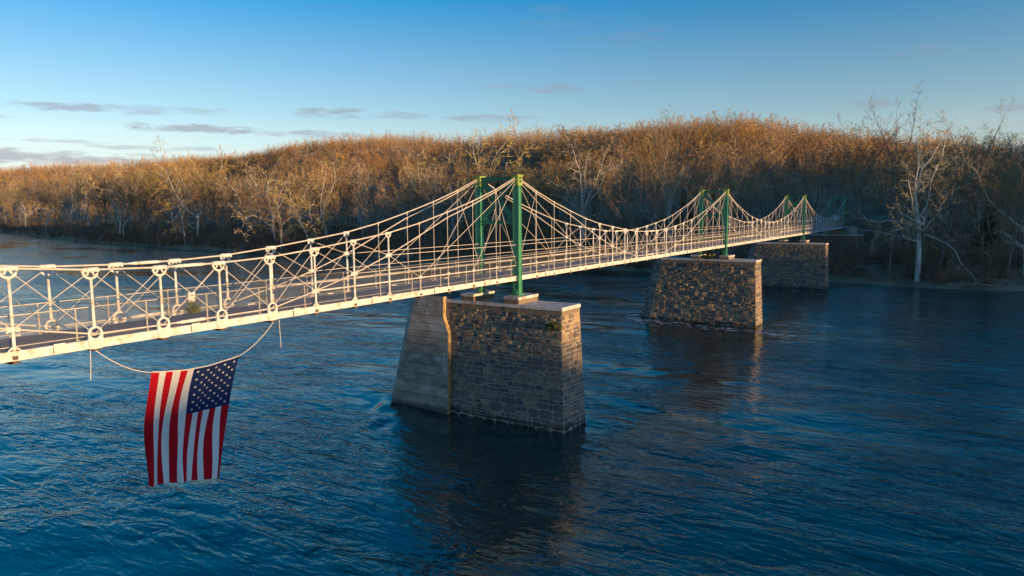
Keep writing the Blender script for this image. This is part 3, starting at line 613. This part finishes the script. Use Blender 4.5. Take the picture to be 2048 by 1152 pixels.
def make_pier(k, label, individual, concrete=False):
    rs.seed(40+k)
    root = empty('stone_pier', (PIER_X[k], 0, 0), label, 'bridge pier', 'stone piers standing in the river' if k < 3 else None)
    zb, zt = -1.6, 6.61
    ob, ot = outline(zb), outline(zt)
    ins = lambda o: o
    fix(MB().frustum(ins(ob), ins(ot), zb, zt).build('mortar_core', M['mortar'], root))
    st = []
    def face(i, j, keep, proud):
        b, t = outline(-.5), outline(zt)
        # seen from outside: left end is j, right end is i
        place_stones(st, ((*b[j], -.5), (*b[i], -.5), (*t[j], zt), (*t[i], zt)), zt+.5, 0, keep, proud)
    pr = (.03, .085) if k == 0 else (.04, .15)
    if concrete:
        b, t = outline(-.5), outline(zt); yj = 4.35
        place_stones(st, ((b[0][0], yj, -.5), (*b[0], -.5), (t[0][0], yj, zt), (*t[0], zt)), zt+.5, 0, True, pr)
    else:
        face(0, 4, True, pr); face(4, 3, True, pr)
    face(1, 0, True, (.02, .045))
    if not concrete: face(3, 2, False, pr)
    face(2, 1, False, pr)
    st.sort(key=lambda q: -q[0])
    nobj = 300 if individual else 0
    for a, mt, ti in st[:nobj]:
        o = put('stone', STONE_ME[ti], root); o.matrix_basis = mt
    rest = MB()
    for a, mt, ti in st[nobj:]:
        vs, fs = STONE_T[ti]; rest.add([mt @ Vector(v) for v in vs], fs)
    if rest.v: tag(rest.build('small_stones', M['stone_i'], root), kind='stuff')
    # band, cap and plinths
    def off(o, d): return [(x+math.copysign(d, x) if x else 0, y+(-d if y < 0 else d)) for x, y in o]
    o = outline(zt)
    fix(MB().frustum(off(o, .015), off(o, .01), 6.60, 6.84).build('cap_band', M['band'], root))
    cp = fix(MB().frustum(off(o, .06), off(o, .05), 6.84, 7.05).build('cap_slab', M['cap'], root, bevel=.025))
    for (y0, y1) in ((-.78, .27), (2.40, 3.40)):
        MB().box(-1.085, 1.085, y0+.02, y1-.02, 6.62, 7.30).build('plinth', M['band'], root)
        p = MB().box(-1.12, 1.12, y0, y1, 7.302, 7.465).build('plinth_cap', M['cap'], root, bevel=.02)
    if concrete:
        def jk(z, d=.0):
            x = 1.66+(1.36-1.66)*z/7.2+d; yr = 4.14 if z <= 5.0 else 4.14+.40*min(1, (z-5.0)/1.0); t = z/7.2
            return [(-x, yr-d), (x, yr-d), (x, 8.75-2.05*t+d*.5), (0, 10.2-2.1*t+d), (-x, 8.75-2.05*t+d*.5)]
        zs = [-.8, .33, .98, 1.62, 2.26, 2.9, 3.52, 4.14, 4.62, 5.0, 5.5, 6.0, 6.55, 7.22]
        core = MB()
        for a, b in zip(zs[:-1], zs[1:]): core.frustum(jk(a, -.05), jk(b, -.05), a, b)
        M['joint'] = mat('dirty shaded form joint', (0.10, 0.083, 0.068), 0.95); fix(core.build('concrete_core', M['joint'], root))  # dirt and the deep shade of the grooves, both put into the joint colour
        M['ochre'] = mat('ochre stain and sunlit edge', (0.20, 0.13, 0.07), 0.9, [(0.40, 0.26, 0.11), (0.52, 0.38, 0.20)], 3.2, 0.5, 14)  # ochre stain plus the sunlit warmth of this face, both put into the colour
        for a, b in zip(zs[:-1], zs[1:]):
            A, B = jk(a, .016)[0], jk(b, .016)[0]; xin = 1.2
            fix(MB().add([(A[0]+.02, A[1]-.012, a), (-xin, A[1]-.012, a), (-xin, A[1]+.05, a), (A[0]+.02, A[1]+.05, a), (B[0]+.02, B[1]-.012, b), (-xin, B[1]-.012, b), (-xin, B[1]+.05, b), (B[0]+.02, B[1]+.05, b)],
                 [(0, 3, 2, 1), (4, 5, 6, 7), (0, 1, 5, 4), (1, 2, 6, 5), (2, 3, 7, 6), (3, 0, 4, 7)]).build('stained_sunlit_edge', M['ochre'], root))
        for i, (a, b) in enumerate(zip(zs[:-1], zs[1:])):
            d = rs.uniform(-.004, .012)
            fix(MB().frustum(jk(a, d), jk(b, d), a+.013, b-.013).build('concrete_course', M['conc'], root, bevel=.012))
make_pier(0, 'stone pier with a board-marked concrete patch around one end', True, True)
make_pier(1, 'stone pier whose end glows golden in the low sun', True)
make_pier(2, 'shaded stone pier standing closest to the wooded bank', False)
make_pier(3, 'dim stone abutment under the bridge end on the wooded bank', False)

# ------------------------------------------------------------------ flag
TL = np.array([-22.58, -.15, 7.25]); TR = np.array([-19.26, -.15, 7.21]); BL = np.array([-21.87, 1.87, 2.73]); BR = np.array([-19.42, 1.15, 2.38])
def flag_p(u, v):
    """u 0..1 across from the stripe edge to the union edge, v 0..1 down"""
    top = TL*(1-u)+TR*u + np.array([0, 0, -.16*math.sin(math.pi*u)]); bot = BL*(1-u)+BR*u
    vv = v; p = top*(1-vv)+bot*vv
    # belly of the wind, soft vertical folds, and a tucked edge on the free side
    p = p + np.array([0, 1, .15])*(.30*math.sin(math.pi*v)*(1-.3*u))
    p = p + np.array([.25, -1, 0])*(.09*v**.7*math.sin(u*13+v*2.6) + .045*v*math.sin(u*27-v*4) + .02*math.sin(u*22+v*9))
    fold = max(0, 1-u/.2)*v
    p = p + np.array([.02, -.40, -.04])*fold*math.sin(min(1, u/.2)*math.pi)
    p = p + np.array([0, -1, 0])*.03*math.sin(v*9+u*7)*v
    return p
flag = empty('flag', tuple((TL+TR)/2), 'large striped flag with white stars on blue hanging vertically under the bridge', 'flag')
O = np.array(flag.location)
def patch(u0, u1, v0, v1, nu, nv):
    m = MB(); vs = [flag_p(u0+(u1-u0)*i/nu, v0+(v1-v0)*j/nv)-O for j in range(nv+1) for i in range(nu+1)]
    return m.add(vs, [(j*(nu+1)+i, j*(nu+1)+i+1, (j+1)*(nu+1)+i+1, (j+1)*(nu+1)+i) for j in range(nv) for i in range(nu)])
CU, CV = 6/13, .40
for i in range(13):
    v0 = CV if i >= 6 else 0
    patch(i/13, (i+1)/13, v0, 1, 3, int(56*(1-v0))).build('stripe', M['fred'] if i % 2 == 0 else M['fwhite'], flag, True)
canton = patch(CU, 1, 0, CV, 22, 22).build('canton', M['fblue'], flag, True)
# 50 stars: rows run along the stripes' short direction of the union
for a in range(11):
    for b in range(9):
        if (a+b) % 2: continue
        u = CU+(1-CU)*(b+1)/10; v = CV*(a+1)/12
        p = flag_p(u, v); eu = flag_p(u+.01, v)-flag_p(u-.01, v); ev = flag_p(u, v+.01)-flag_p(u, v-.01); eu /= np.linalg.norm(eu); nrm = np.cross(eu, ev); nrm /= np.linalg.norm(nrm); ev = np.cross(nrm, eu)
        m = MB()
        for s in (.008, -.008):
            pts = [(.062 if k % 2 == 0 else .025)*np.array([math.sin(k*math.pi/5), math.cos(k*math.pi/5)]) for k in range(10)]
            vs = [p+eu*q[1]+ev*q[0]+nrm*s-O for q in pts]+[p+nrm*s-O]; m.add(vs, [(k, (k+1) % 10, 10) for k in range(10)])
        m.build('star', M['fwhite'], canton)
hd = [flag_p(u, 0)-O+np.array([0, 0, .012]) for u in np.linspace(0, 1, 24)]
MB().tube(hd, .022, 6).build('header_tape', M['rope'], flag, True)
def sagline(a, b, sag, n=20):
    a, b = np.array(a), np.array(b); return [a*(1-t)+b*t+np.array([0, 0, -sag*4*t*(1-t)]) for t in np.linspace(0, 1, n)]
tag(MB().tube(sagline((-24.25, -.09, 8.26), TL, .16), .014, 6).build('flag_rope', M['rope'], smooth=True), 'white rope from the edge beam to the striped corner of the flag', 'rope')
tag(MB().tube(sagline((-17.62, -.09, 8.24), TR, .14), .014, 6).build('flag_rope', M['rope'], smooth=True), 'white rope from the edge beam to the starred corner of the flag', 'rope')
tag(MB().tube([(-24.42, -.12, 8.3), (-24.44, -.12, 7.8), (-24.47, -.11, 7.38)], .012, 6).build('hanging_rope', M['rope']), 'loose rope end dangling from the beam beside the striped corner of the flag', 'rope')
tag(MB().tube([(-17.38, -.12, 8.3), (-17.36, -.12, 7.7), (-17.34, -.12, 7.18)], .012, 6).build('hanging_rope', M['rope']), 'loose rope end dangling from the beam beside the starred corner of the flag', 'rope')

# ------------------------------------------------------------------ trees
def unit(v): return v/max(1e-9, math.sqrt(v[0]*v[0]+v[1]*v[1]+v[2]*v[2]))
def grow(seed, H, style):
    """segments of a bare tree of height about H: (p0,p1,r0,r1,level)"""
    r = np.random.RandomState(seed); segs = []
    S_ = dict(brown=dict(forks=(3, 5), fz=(.28, .45), nb=(0, 10, 7, 5), ang=(0, 36, 44, 46), wander=(.05, .13, .2, .22), trop=(.0, .10, .08, .05), lr=(1, .62, .44, .62)),
              syc=dict(forks=(2, 4), fz=(.25, .42), nb=(0, 9, 7, 5), ang=(0, 44, 52, 48), wander=(.06, .24, .30, .28), trop=(.0, .10, .06, .03), lr=(1, .66, .44, .6)),
              slim=dict(forks=(2, 3), fz=(.4, .6), nb=(0, 10, 6, 5), ang=(0, 26, 38, 40), wander=(.05, .11, .18, .2), trop=(.0, .13, .1, .06), lr=(1, .5, .40, .62)),
              hero=dict(forks=(3, 4), fz=(.36, .42), nb=(0, 15, 10, 9), ang=(0, 48, 58, 52), wander=(.04, .22, .30, .33), trop=(.0, .09, .03, .0), lr=(1, .62, .42, .45)),
              hill=dict(forks=(4, 6), fz=(.16, .30), nb=(0, 8, 7, 0), ang=(0, 44, 52, 50), wander=(.05, .15, .22, .25), trop=(.0, .05, .04, .02), lr=(1, .62, .45, .45)))[style]
    def limb(p, d, L, rad, lev, nseg, kids):
        n = nseg; st = L/n; rr = rad
        for i in range(n):
            d = unit(d + r.normal(size=3)*S_['wander'][min(lev, 3)] + np.array([0, 0, S_['trop'][min(lev, 3)]]))
            q = p+d*st; r1 = rad*(1-.82*(i+1)/n) if lev else rad*(1-.35*(i+1)/n)
            segs.append((p, q, rr, r1, lev))
            if kids: kids(q, d, (i+1)/n, r1, L)
            p, rr = q, r1
        return p, d, rr
    def side(d, ang):
        k = r.normal(size=3); k = unit(k-d*np.dot(k, d)); a = R(ang*r.uniform(.65, 1.35)); return unit(d*math.cos(a)+k*math.sin(a))
    maxlev = 3 if style == 'hill' else 4
    def kids_for(lev):
        if lev >= maxlev: return None
        def kids(q, d, t, rad, L):
            if t < (.25 if lev == 1 else .12): return
            per = S_['nb'][min(lev, 3)] if S_['nb'][min(lev, 3)] else 4
            nseg = {1: 7, 2: 4, 3: 3}[min(lev, 3)]
            m = per/nseg; cnt = int(m) + (r.rand() < m-int(m))
            for _ in range(cnt):
                nl = L*S_['lr'][min(lev+1, 3)]*r.uniform(.55, 1.1)*(1-.45*t)
                limb(q, side(d, S_['ang'][min(lev+1, 3)]), nl, max(rad*.6, .012), lev+1, {2: 4, 3: 3, 4: 2}[lev+1], kids_for(lev+1))
        return kids
    fz = r.uniform(*S_['fz']); tr = H*(.019 if style == 'hero' else .0125)*r.uniform(.85, 1.2)
    lean = np.array([r.normal()*.08, r.normal()*.08, 1.0])
    p, d, rr = limb(np.array([0, 0, -.6]), unit(lean), H*fz+.6, tr, 0, 5, None)
    nf = r.randint(*[S_['forks'][0], S_['forks'][1]+1])
    for k in range(nf):
        a0 = 2*math.pi*k/nf + r.uniform(-.5, .5); tilt = R(r.uniform(12, 34) if style not in ('syc', 'hill') else r.uniform(14, 48))
        dd = unit(np.array([math.cos(a0)*math.sin(tilt), math.sin(a0)*math.sin(tilt), math.cos(tilt)]))
        limb(p, dd, H*(1-fz)*(r.uniform(.62, .95) if style == 'hill' else r.uniform(.85, 1.12)), rr*r.uniform(.6, .8), 1, 7, kids_for(1))
    if style in ('brown', 'syc', 'hero'):   # low side branches on the trunk
        hero = style == 'hero'
        for _ in range(9 if hero else 5):
            z = H*fz*r.uniform(.45, 1.0); dd = side(np.array([0, 0, 1.0]), 70 if hero else 62)
            limb(lean/lean[2]*z, dd, H*(r.uniform(.28, .46) if hero else r.uniform(.16, .30)), tr*.33, 2, 6 if hero else 4, kids_for(2))
    return segs
def tree_mesh(segs, tw, thick_lev=1, wmin=.05, seed=0, name=('trunk', 'crown'), mats=None, single=False):
    r = np.random.RandomState(seed+7); A, B = MB(), MB()
    for (p, q, r0, r1, lev) in segs:
        tgt = A if (lev <= thick_lev or single) else B; mi = 0 if (lev <= thick_lev) else (1 if single else 0)
        if lev <= 1: n = 6 if lev == 0 else 5
        elif lev == 2 and max(r0, r1) > .03: n = 3
        else: n = 0
        if n: tgt.tube([p, q], [r0*1.02, r1], n, cap=False, mi=mi)
        else:
            d = q-p; k = np.cross(d, r.normal(size=3)); k = unit(k); w0 = max(r0, wmin)*.5*tw; w1 = max(r1, wmin*.5)*.5*tw
            tgt.add([p-k*w0, p+k*w0, q+k*w1, q-k*w1], [(0, 1, 2, 3)], mi)
    if single: return A.mesh(name[0], mats, False)
    return A.mesh(name[0], mats[0], True), B.mesh(name[1], mats[1], False)
PROTO = {}
PROTO['hero', 0] = tree_mesh(grow(203, 26, 'hero'), .9, 3, .05, 9, mats=(M['syc'], M['twig_y']))
PROTO['hero', 1] = tree_mesh(grow(202, 26, 'hero'), 1.1, 3, .06, 8, mats=(M['syc'], M['twig_y']))
for far in (0, 10):      # the trees further off get coarser twigs
    for i in range(4): PROTO['brown', i+far] = tree_mesh(grow(11+i, 22, 'brown'), 1.4 if far else .8, 1, .07 if far else .05, i, mats=(M['bark'], M['twig']))
    for i in range(5): PROTO['syc', i+far] = tree_mesh(grow(31+i, 26, 'syc'), 1.5 if far else .8, 2, .07 if far else .05, i, mats=(M['syc'], M['twig_y']))
    for i in range(3): PROTO['slim', i+far] = tree_mesh(grow(51+i, 24, 'slim'), 1.4 if far else .7, 1, .07 if far else .05, i, mats=(M['bark'], M['twig']))
HGT = {'hero': 26., 'brown': 22., 'syc': 26., 'slim': 24.}
protos = bpy.data.collections.new('wood models')
for i in range(5):
    o = bpy.data.objects.new('model_%02d' % i, tree_mesh(grow(71+i, 17, 'hill'), 1.0, 1, .10, i, name=('wood_tree', ''), mats=[M['bark'], M['twig_hill']], single=True)); protos.objects.link(o)
def shrub_mesh(seed):
    r = np.random.RandomState(seed); m = MB()
    for _ in range(26):
        a = r.uniform(0, 6.28); d = unit(np.array([math.cos(a)*r.uniform(.2, 1.1), math.sin(a)*r.uniform(.2, 1.1), 1.0])); p = np.array([r.normal()*.2, r.normal()*.2, -.1]); L = r.uniform(1.2, 2.8)
        for k in range(4):
            d = unit(d+r.normal(size=3)*.22); q = p+d*L/4; w = .05*(1-k*.2); kk = unit(np.cross(d, r.normal(size=3))); m.add([p-kk*w*.5, p+kk*w*.5, q+kk*w*.4, q-kk*w*.4], [(0, 1, 2, 3)])
            for _ in range(3):
                e = unit(d+r.normal(size=3)*.6); t = q+e*r.uniform(.3, .8); kk = unit(np.cross(e, r.normal(size=3))); m.add([q-kk*.018, q+kk*.018, t], [(0, 1, 2)])
            p = q
    return m.mesh('brush', M['shrub'])
shr = bpy.data.collections.new('brush models')
for i in range(4): shr.objects.link(bpy.data.objects.new('brush_%d' % i, shrub_mesh(i)))
def scatter(name, pts, sc, collection, seed, label, cat):
    """one stuff object: points carrying scale, turn and model number, instanced by geometry nodes"""
    r = np.random.RandomState(seed); n = len(pts); me = bpy.data.meshes.new(name); me.vertices.add(n); me.vertices.foreach_set('co', np.asarray(pts, np.float32).reshape(-1))
    for nm, ty, arr in (('sc', 'FLOAT', np.asarray(sc, np.float32)), ('rz', 'FLOAT', r.uniform(0, 6.28, n).astype(np.float32)), ('ix', 'INT', r.randint(0, len(collection.objects), n).astype(np.int32))):
        at = me.attributes.new(nm, ty, 'POINT'); at.data.foreach_set('value', arr)
    o = tag(put(name, me), label, cat, kind='stuff')
    ng = bpy.data.node_groups.new(name, 'GeometryNodeTree'); ng.interface.new_socket('Geometry', in_out='INPUT', socket_type='NodeSocketGeometry'); ng.interface.new_socket('Geometry', in_out='OUTPUT', socket_type='NodeSocketGeometry')
    N, Lk = ng.nodes, ng.links; gi = N.new('NodeGroupInput'); go = N.new('NodeGroupOutput'); ip = N.new('GeometryNodeInstanceOnPoints'); ci = N.new('GeometryNodeCollectionInfo')
    ci.inputs['Collection'].default_value = collection; ci.inputs['Separate Children'].default_value = True; ci.inputs['Reset Children'].default_value = True; ip.inputs['Pick Instance'].default_value = True
    def attr(nm, ty):
        a = N.new('GeometryNodeInputNamedAttribute'); a.data_type = ty; a.inputs['Name'].default_value = nm; return a.outputs['Attribute']
    cx = N.new('ShaderNodeCombineXYZ'); Lk.new(attr('rz', 'FLOAT'), cx.inputs[2])
    Lk.new(gi.outputs[0], ip.inputs['Points']); Lk.new(ci.outputs[0], ip.inputs['Instance']); Lk.new(attr('ix', 'INT'), ip.inputs['Instance Index']); Lk.new(cx.outputs[0], ip.inputs['Rotation']); Lk.new(attr('sc', 'FLOAT'), ip.inputs['Scale']); Lk.new(ip.outputs[0], go.inputs[0])
    mo = o.modifiers.new('scatter', 'NODES'); mo.node_group = ng; return o
rw = np.random.RandomState(3)
def polar(th, r): return CAM[0]+r*np.cos(np.radians(th)), CAM[1]+r*np.sin(np.radians(th))
pts, scs = [], []
N_TRY = 36000
th = rw.uniform(-9, 76, N_TRY); sr = shore_r(th); rr_ = ridge_r(th)
rr = sr + 48 + (rr_+90-sr-48)*np.sqrt(rw.uniform(0, 1, N_TRY))
dens = np.clip(1.0/(1+np.maximum(0, rr-450)/450), .2, 1)
x, y = polar(th, rr); z = ground_z(x, y); rspan = np.maximum(rr_-sr, 60)
area_w = (rr_+25)**2-(sr+48)**2
keep = (rw.rand(N_TRY) < dens*np.clip(area_w/area_w.max()*2.2, .35, 1)*.55) & (z > 1.0)
scatter('hill_wood', np.stack([x, y, z], -1)[keep], (rw.uniform(.55, 1.05, N_TRY)*(1+np.clip((rr-700)/1500, 0, .4)))[keep], protos, 5, 'bare brown winter wood covering the far hills', 'wood')
n = 5200; th = np.concatenate([rw.uniform(-9, 74, n), rw.uniform(-9, 74, n)]); d = np.concatenate([rw.uniform(2.0, 16, n), rw.uniform(12, 75, n)]); x, y = polar(th, shore_r(th)+d); z = ground_z(x, y)
endz = (x > 80) & (x < 140) & (y > -12) & (y < 9)
k = (z > .35) & ~((th < 7.5) & (d < 9) & (rw.rand(2*n) < .8)) & ~((x > 120) & (x < 138) & (y > -2) & (y < 5))
scatter('bank_brush', np.stack([x, y, z], -1)[k], (np.where(d < 16, rw.uniform(.5, 1.25, 2*n), rw.uniform(.7, 1.7, 2*n))*np.where(endz, .75, 1.0))[k], shr, 6, 'tangled dark brush covering the far river bank', 'brush')

def make_tree(style, i, x, y, h, rz, label, group=None, lean=(0, 0), name=None):
    z = float(ground_z(np.array(x), np.array(y))); t, c = PROTO[style, i]; s = h/HGT[style]
    o = empty(name or {'hero': 'sycamore_tree', 'syc': 'sycamore_tree', 'brown': 'bare_tree', 'slim': 'slender_tree'}[style], (x, y, z-.1), label, 'tree', group)
    o.scale = (s, s, s); o.rotation_euler = (lean[0], lean[1], rz); put('trunk', t, o); put('crown', c, o); return o
def spot(px, d):
    """world position d metres inland of the shoreline in the direction of pixel column px"""
    q = ray(px, 470); th = math.degrees(math.atan2(q[1], q[0])); r = float(shore_r(th))+d; return polar(th, r)
# notable trees: style, model, pixel column, inland distance, height, turn, label
NOTABLE = [
 ('hero', 0, 1838, 2.5, 25, 0.05, 'big pale sycamore with long drooping limbs standing at the water edge past the bridge end'),
 ('hero', 1, 1172, 12, 25, -.35, 'white sycamore forking into crooked limbs behind the first open span past the near tower'),
 ('syc', 2, 240, 10, 33, 1.1, 'white forked sycamore leaning over the upstream shore'),
 ('syc', 3, 395, 10, 33, 3.2, 'leaning golden-topped sycamore on the upstream shore'),
 ('syc', 4, 562, 5, 25, .3, 'straight white-trunked sycamore beside fallen logs on the shore'),
 ('syc', 0, 655, 12, 27, 4.0, 'pale sycamore with a forked trunk upstream of the near tower'),
 ('syc', 3, 1000, 42, 33, 5.1, 'tall many-stemmed golden tree rising behind the near green tower'),
 ('slim', 0, 1322, 85, 34, 1.4, 'tall dark bare tree whose top stands above the hill crest'),
 ('slim', 1, 1782, 28, 29, .6, 'tall thin dark tree rising above the pale sycamore by the water'),
 ('brown', 0, 1640, 45, 25, 2.2, 'dark leaning bare tree over the bridge end'),
 ('brown', 2, 1725, 32, 27, .2, 'dark spreading bare tree between the bridge end and the pale sycamore'),
 ('syc', 2, 848, 24, 28, 2.9, 'broken-topped golden snag tree on the upstream bank'),
 ('syc', 4, 2052, 6, 22, 2.4, 'pale-limbed sycamore on the bank downstream of the bridge end'),
 ('slim', 2, 1960, 26, 25, 4.4, 'thin tall tree with bare crown against the sky downstream of the bridge'),
]
for (st, i, px, d, h, rz, lb) in NOTABLE:
    x, y = spot(px, d); make_tree(st, i+(10 if px < 1150 and st != 'hero' else 0), x, y, h, rz, lb)
G = 'bare trees crowding the far river bank'
rt = random.Random(9)
px = -60.0
for row, (d0, d1, step) in enumerate(((3, 14, 34), (14, 30, 26), (30, 50, 24))):
    px = -60.0 + row*11
    while px < 2120:
        qx = px+rt.uniform(-9, 9); x, y = spot(qx, rt.uniform(d0, d1))
        if 80 < x < 138 and -11 < y < 9: px += step*.7; continue
        left = max(0, min(1, (700-px)/600))
        st = rt.choices(['brown', 'slim', 'syc'], [5, 2, 1.6 if px < 1250 else .5])[0]; i = rt.randrange({'brown': 4, 'slim': 3, 'syc': 5}[st])
        h = rt.uniform(14, 20)+8*left+(2.0*row)-(1.5 if px > 1500 else 0)
        lab = {'brown': 'bushy bare brown tree', 'slim': 'slender bare tree', 'syc': 'smaller pale-barked sycamore'}[st] + ' ' + ('at the water edge', 'a few steps inland', 'deep in the riverside wood')[row] + ' ' + ('upstream of the bridge' if px < 900 else 'behind the middle spans of the bridge' if px < 1400 else 'around the wooded bridge end' if px < 1740 else 'downstream of the bridge end')
        make_tree(st, i+(10 if px < 1150 else 0), x, y, h, rt.uniform(0, 6.28), lab, lab.replace('tree ', 'trees ', 1).replace('sycamore ', 'sycamores ', 1), (rt.gauss(0, .06), rt.gauss(0, .06)))
        px += step*rt.uniform(.7, 1.3)
# evergreens
def cedar(seed):
    r = np.random.RandomState(seed); m = MB(); tr = MB().tube([(0, 0, -.3), (.1, 0, 4), (0, .1, 8.6)], [.16, .1, .02], 6)
    for _ in range(2600):
        z = r.uniform(.4, 9); w = 2.1*(1-z/9.6)**.7*(.75+.25*math.sin(z*3+r.rand())); a = r.uniform(0, 6.28); q = w*math.sqrt(r.rand()); p = np.array([math.cos(a)*q, math.sin(a)*q, z+r.normal()*.15])
        e = unit(np.array([math.cos(a), math.sin(a), .5])+r.normal(size=3)*.5); k = unit(np.cross(e, r.normal(size=3))); L = r.uniform(.25, .55); m.add([p-k*.08, p+e*L*.5-k*.12, p+e*L, p+e*L*.5+k*.12, p+k*.08], [(0, 1, 2, 3, 4)])
    return tr.mesh('trunk', M['bark']), m.mesh('crown', M['ever'])
CE = [cedar(1), cedar(2)]
for i, (px, d, h, lb) in enumerate([(1372, 62, 12, 'dark evergreen on the slope above the far bridge tower'), (1975, 18, 9, 'dark evergreen inland of the pale sycamore, downstream of the bridge end')]):
    x, y = spot(px, d); z = float(ground_z(np.array(x), np.array(y))); o = empty('evergreen_tree', (x, y, z), lb, 'tree'); s = h/9; o.scale = (s*1.25, s*1.25, s); o.rotation_euler = (0, 0, i); t, c = CE[i % 2]; put('trunk', t, o); put('crown', c, o)
# driftwood
def log(px, py, L, ang, lb, r0=.16):
    q = on_plane(px, py, 2, 1.0); z = max(.3, float(ground_z(q[0], q[1]))); a = np.array([q[0], q[1], z+.15]); d = np.array([math.cos(ang), math.sin(ang), .02]); pts = [a+d*L*t+np.array([0, 0, .25*math.sin(t*5)]) for t in np.linspace(0, 1, 8)]
    m = MB().tube(pts, list(np.linspace(r0, r0*.35, 8)), 7)
    for t, sg in ((.45, 1), (.6, -1), (.75, 1)):
        p = a+d*L*t; m.tube([p, p+np.array([-d[1]*sg*.8, d[0]*sg*.8, .7])*1.1], [.06, .02], 5)
    tag(m.build('driftwood_log', M['log'], smooth=True), lb, 'log')
log(465, 495, 9, 1.2, 'long bleached log lying on the upstream shore'); log(500, 500, 7, 1.9, 'shorter bleached log lower on the upstream shore')
log(1705, 548, 9, -1.1, 'grey fallen trunk sloping down the bank past the bridge end', .14); log(1500, 536, 6, .9, 'thin driftwood under the far bridge end', .1)

rl = random.Random(77)
for i in range(9):
    px_ = [90, 170, 300, 380, 640, 1590, 1765, 1905, 1990][i]; x, y = spot(px_, rl.uniform(1.2, 3.5)); z = max(.15, float(ground_z(np.array(x), np.array(y)))); L = rl.uniform(4, 8); an = 1.57+rl.uniform(-.7, .7)
    a = np.array([x, y, z+.1]); d_ = np.array([math.cos(an), math.sin(an), rl.uniform(.0, .12)]); m = MB().tube([a+d_*L*t+np.array([rl.gauss(0, .1), rl.gauss(0, .1), .12*math.sin(t*6)]) for t in np.linspace(0, 1, 7)], list(np.linspace(.17, .05, 7)), 6)
    for t in (.4, .6, .8): m.tube([a+d_*L*t, a+d_*L*t+np.array([rl.gauss(0, .6), rl.gauss(0, .6), rl.uniform(.5, 1.3)])], [.05, .012], 5)
    tag(m.build('driftwood_log', M['log'], smooth=True), 'grey driftwood log stranded along the far waterline', 'log', 'driftwood logs stranded along the far waterline')
# ------------------------------------------------------------------ small things on the bridge and river
q = on_plane(386, 612, 1, WID-.24)
r = np.random.RandomState(4); m = MB()
for _ in range(420):
    p = np.array([r.normal()*.16, r.normal()*.05, abs(r.normal())*.22]); e = unit(np.array([r.normal()*.6, r.normal()*.5, .6])); k = unit(np.cross(e, r.normal(size=3))); m.add([p-k*.012, p+k*.012, p+e*.14], [(0, 1, 2)])
M['sprig'] = mat('fir sprig', (0.05, 0.09, 0.02), 0.8, [(0.12, 0.15, 0.03)], 5)
tag(m.build('evergreen_bouquet', M['sprig'], loc=(q[0], WID-.27, Z0+.27)), 'small evergreen bouquet tied at the far railing of the walkway', 'bouquet')
tag(MB().box(-.15, .15, -.008, .008, 0, .36).build('notice_board', M['white'], loc=(q[0]-.02, WID-.215, Z0+.72)), 'small white notice on the railing above the evergreen bouquet', 'sign')
def weeds(loc, sx, sz, nb, lb, m_):
    r = np.random.RandomState(int(abs(loc[0]*7+loc[2]*13))); m = MB()
    for _ in range(nb):
        p = np.array([r.normal()*.08, r.normal()*sx, r.normal()*sz*.4]); e = unit(np.array([r.normal()*.7-.3, r.normal()*.7, .6])); k = unit(np.cross(e, r.normal(size=3))); m.add([p-k*.02, p+e*.12-k*.035, p+e*.26, p+e*.12+k*.035], [(0, 1, 2, 3)])
    tag(m.build('weed_clump', m_, loc=loc), lb, 'plant')
M['weed'] = mat('weed leaves', (0.05, 0.075, 0.02), 0.8, [(0.10, 0.12, 0.03)], 6); M['weed_y'] = mat('yellow weed leaves', (0.28, 0.24, 0.05), 0.8, [(0.36, 0.30, 0.08)], 6)
weeds((-1.17, -3.15, 5.95), .2, .3, 130, 'dark weeds rooted in the masonry near the corner of the concrete-patched pier', M['weed'])
weeds((41.8-.75, 1.6, 7.2), .4, .3, 220, 'yellow-green weeds between the tower plinths of the golden-ended pier', M['weed_y'])
# foam flecks beside the second pier
m = MB(); r = np.random.RandomState(8)
for _ in range(150):
    t = r.rand()**1.3; p = np.array([41.8-1.9-abs(r.normal())*1.2-t*2.5, 8.8-t*17+r.normal()*.7]); w, h = r.uniform(.04, .16), r.uniform(.10, .55)*(1.0 if r.rand() < .8 else 1.8)
    z = .11; pl = [(p[0]+w*math.cos(a)*r.uniform(.5, 1.2), p[1]+h*math.sin(a)*r.uniform(.5, 1.2), z) for a in np.linspace(0, 6.28, 9)[:-1]]; m.add(pl, [tuple(range(8))])
M['foam'] = mat('river foam', (0.5, 0.52, 0.54), 0.8, [(0.75, 0.76, 0.78)], 8)
tag(m.build('foam', M['foam']), 'white foam flecks beside the golden-edged pier', 'foam', kind='stuff')
# sign at the far bridge end
sg = empty('end_sign', (125.4+3.0, 1.9, Z0+.2), 'pale sign panel on posts at the wooded end of the bridge', 'sign')
MB().box(-.03, .03, -.6, .6, 1.3, 2.3).build('panel', M['white'], sg); MB().tube([(0.05, -.5, -3), (0.05, -.5, 1.9)], .05, 6).build('post', M['galv'], sg); MB().tube([(0.05, .5, -3), (0.05, .5, 1.9)], .05, 6).build('post', M['galv'], sg)
MB_end = MB().box(125.5, 136, -1.2, WID+1.2, 3.0, Z0+.12); tag(MB_end.build('bridge_approach', M['mortar']), kind='structure')
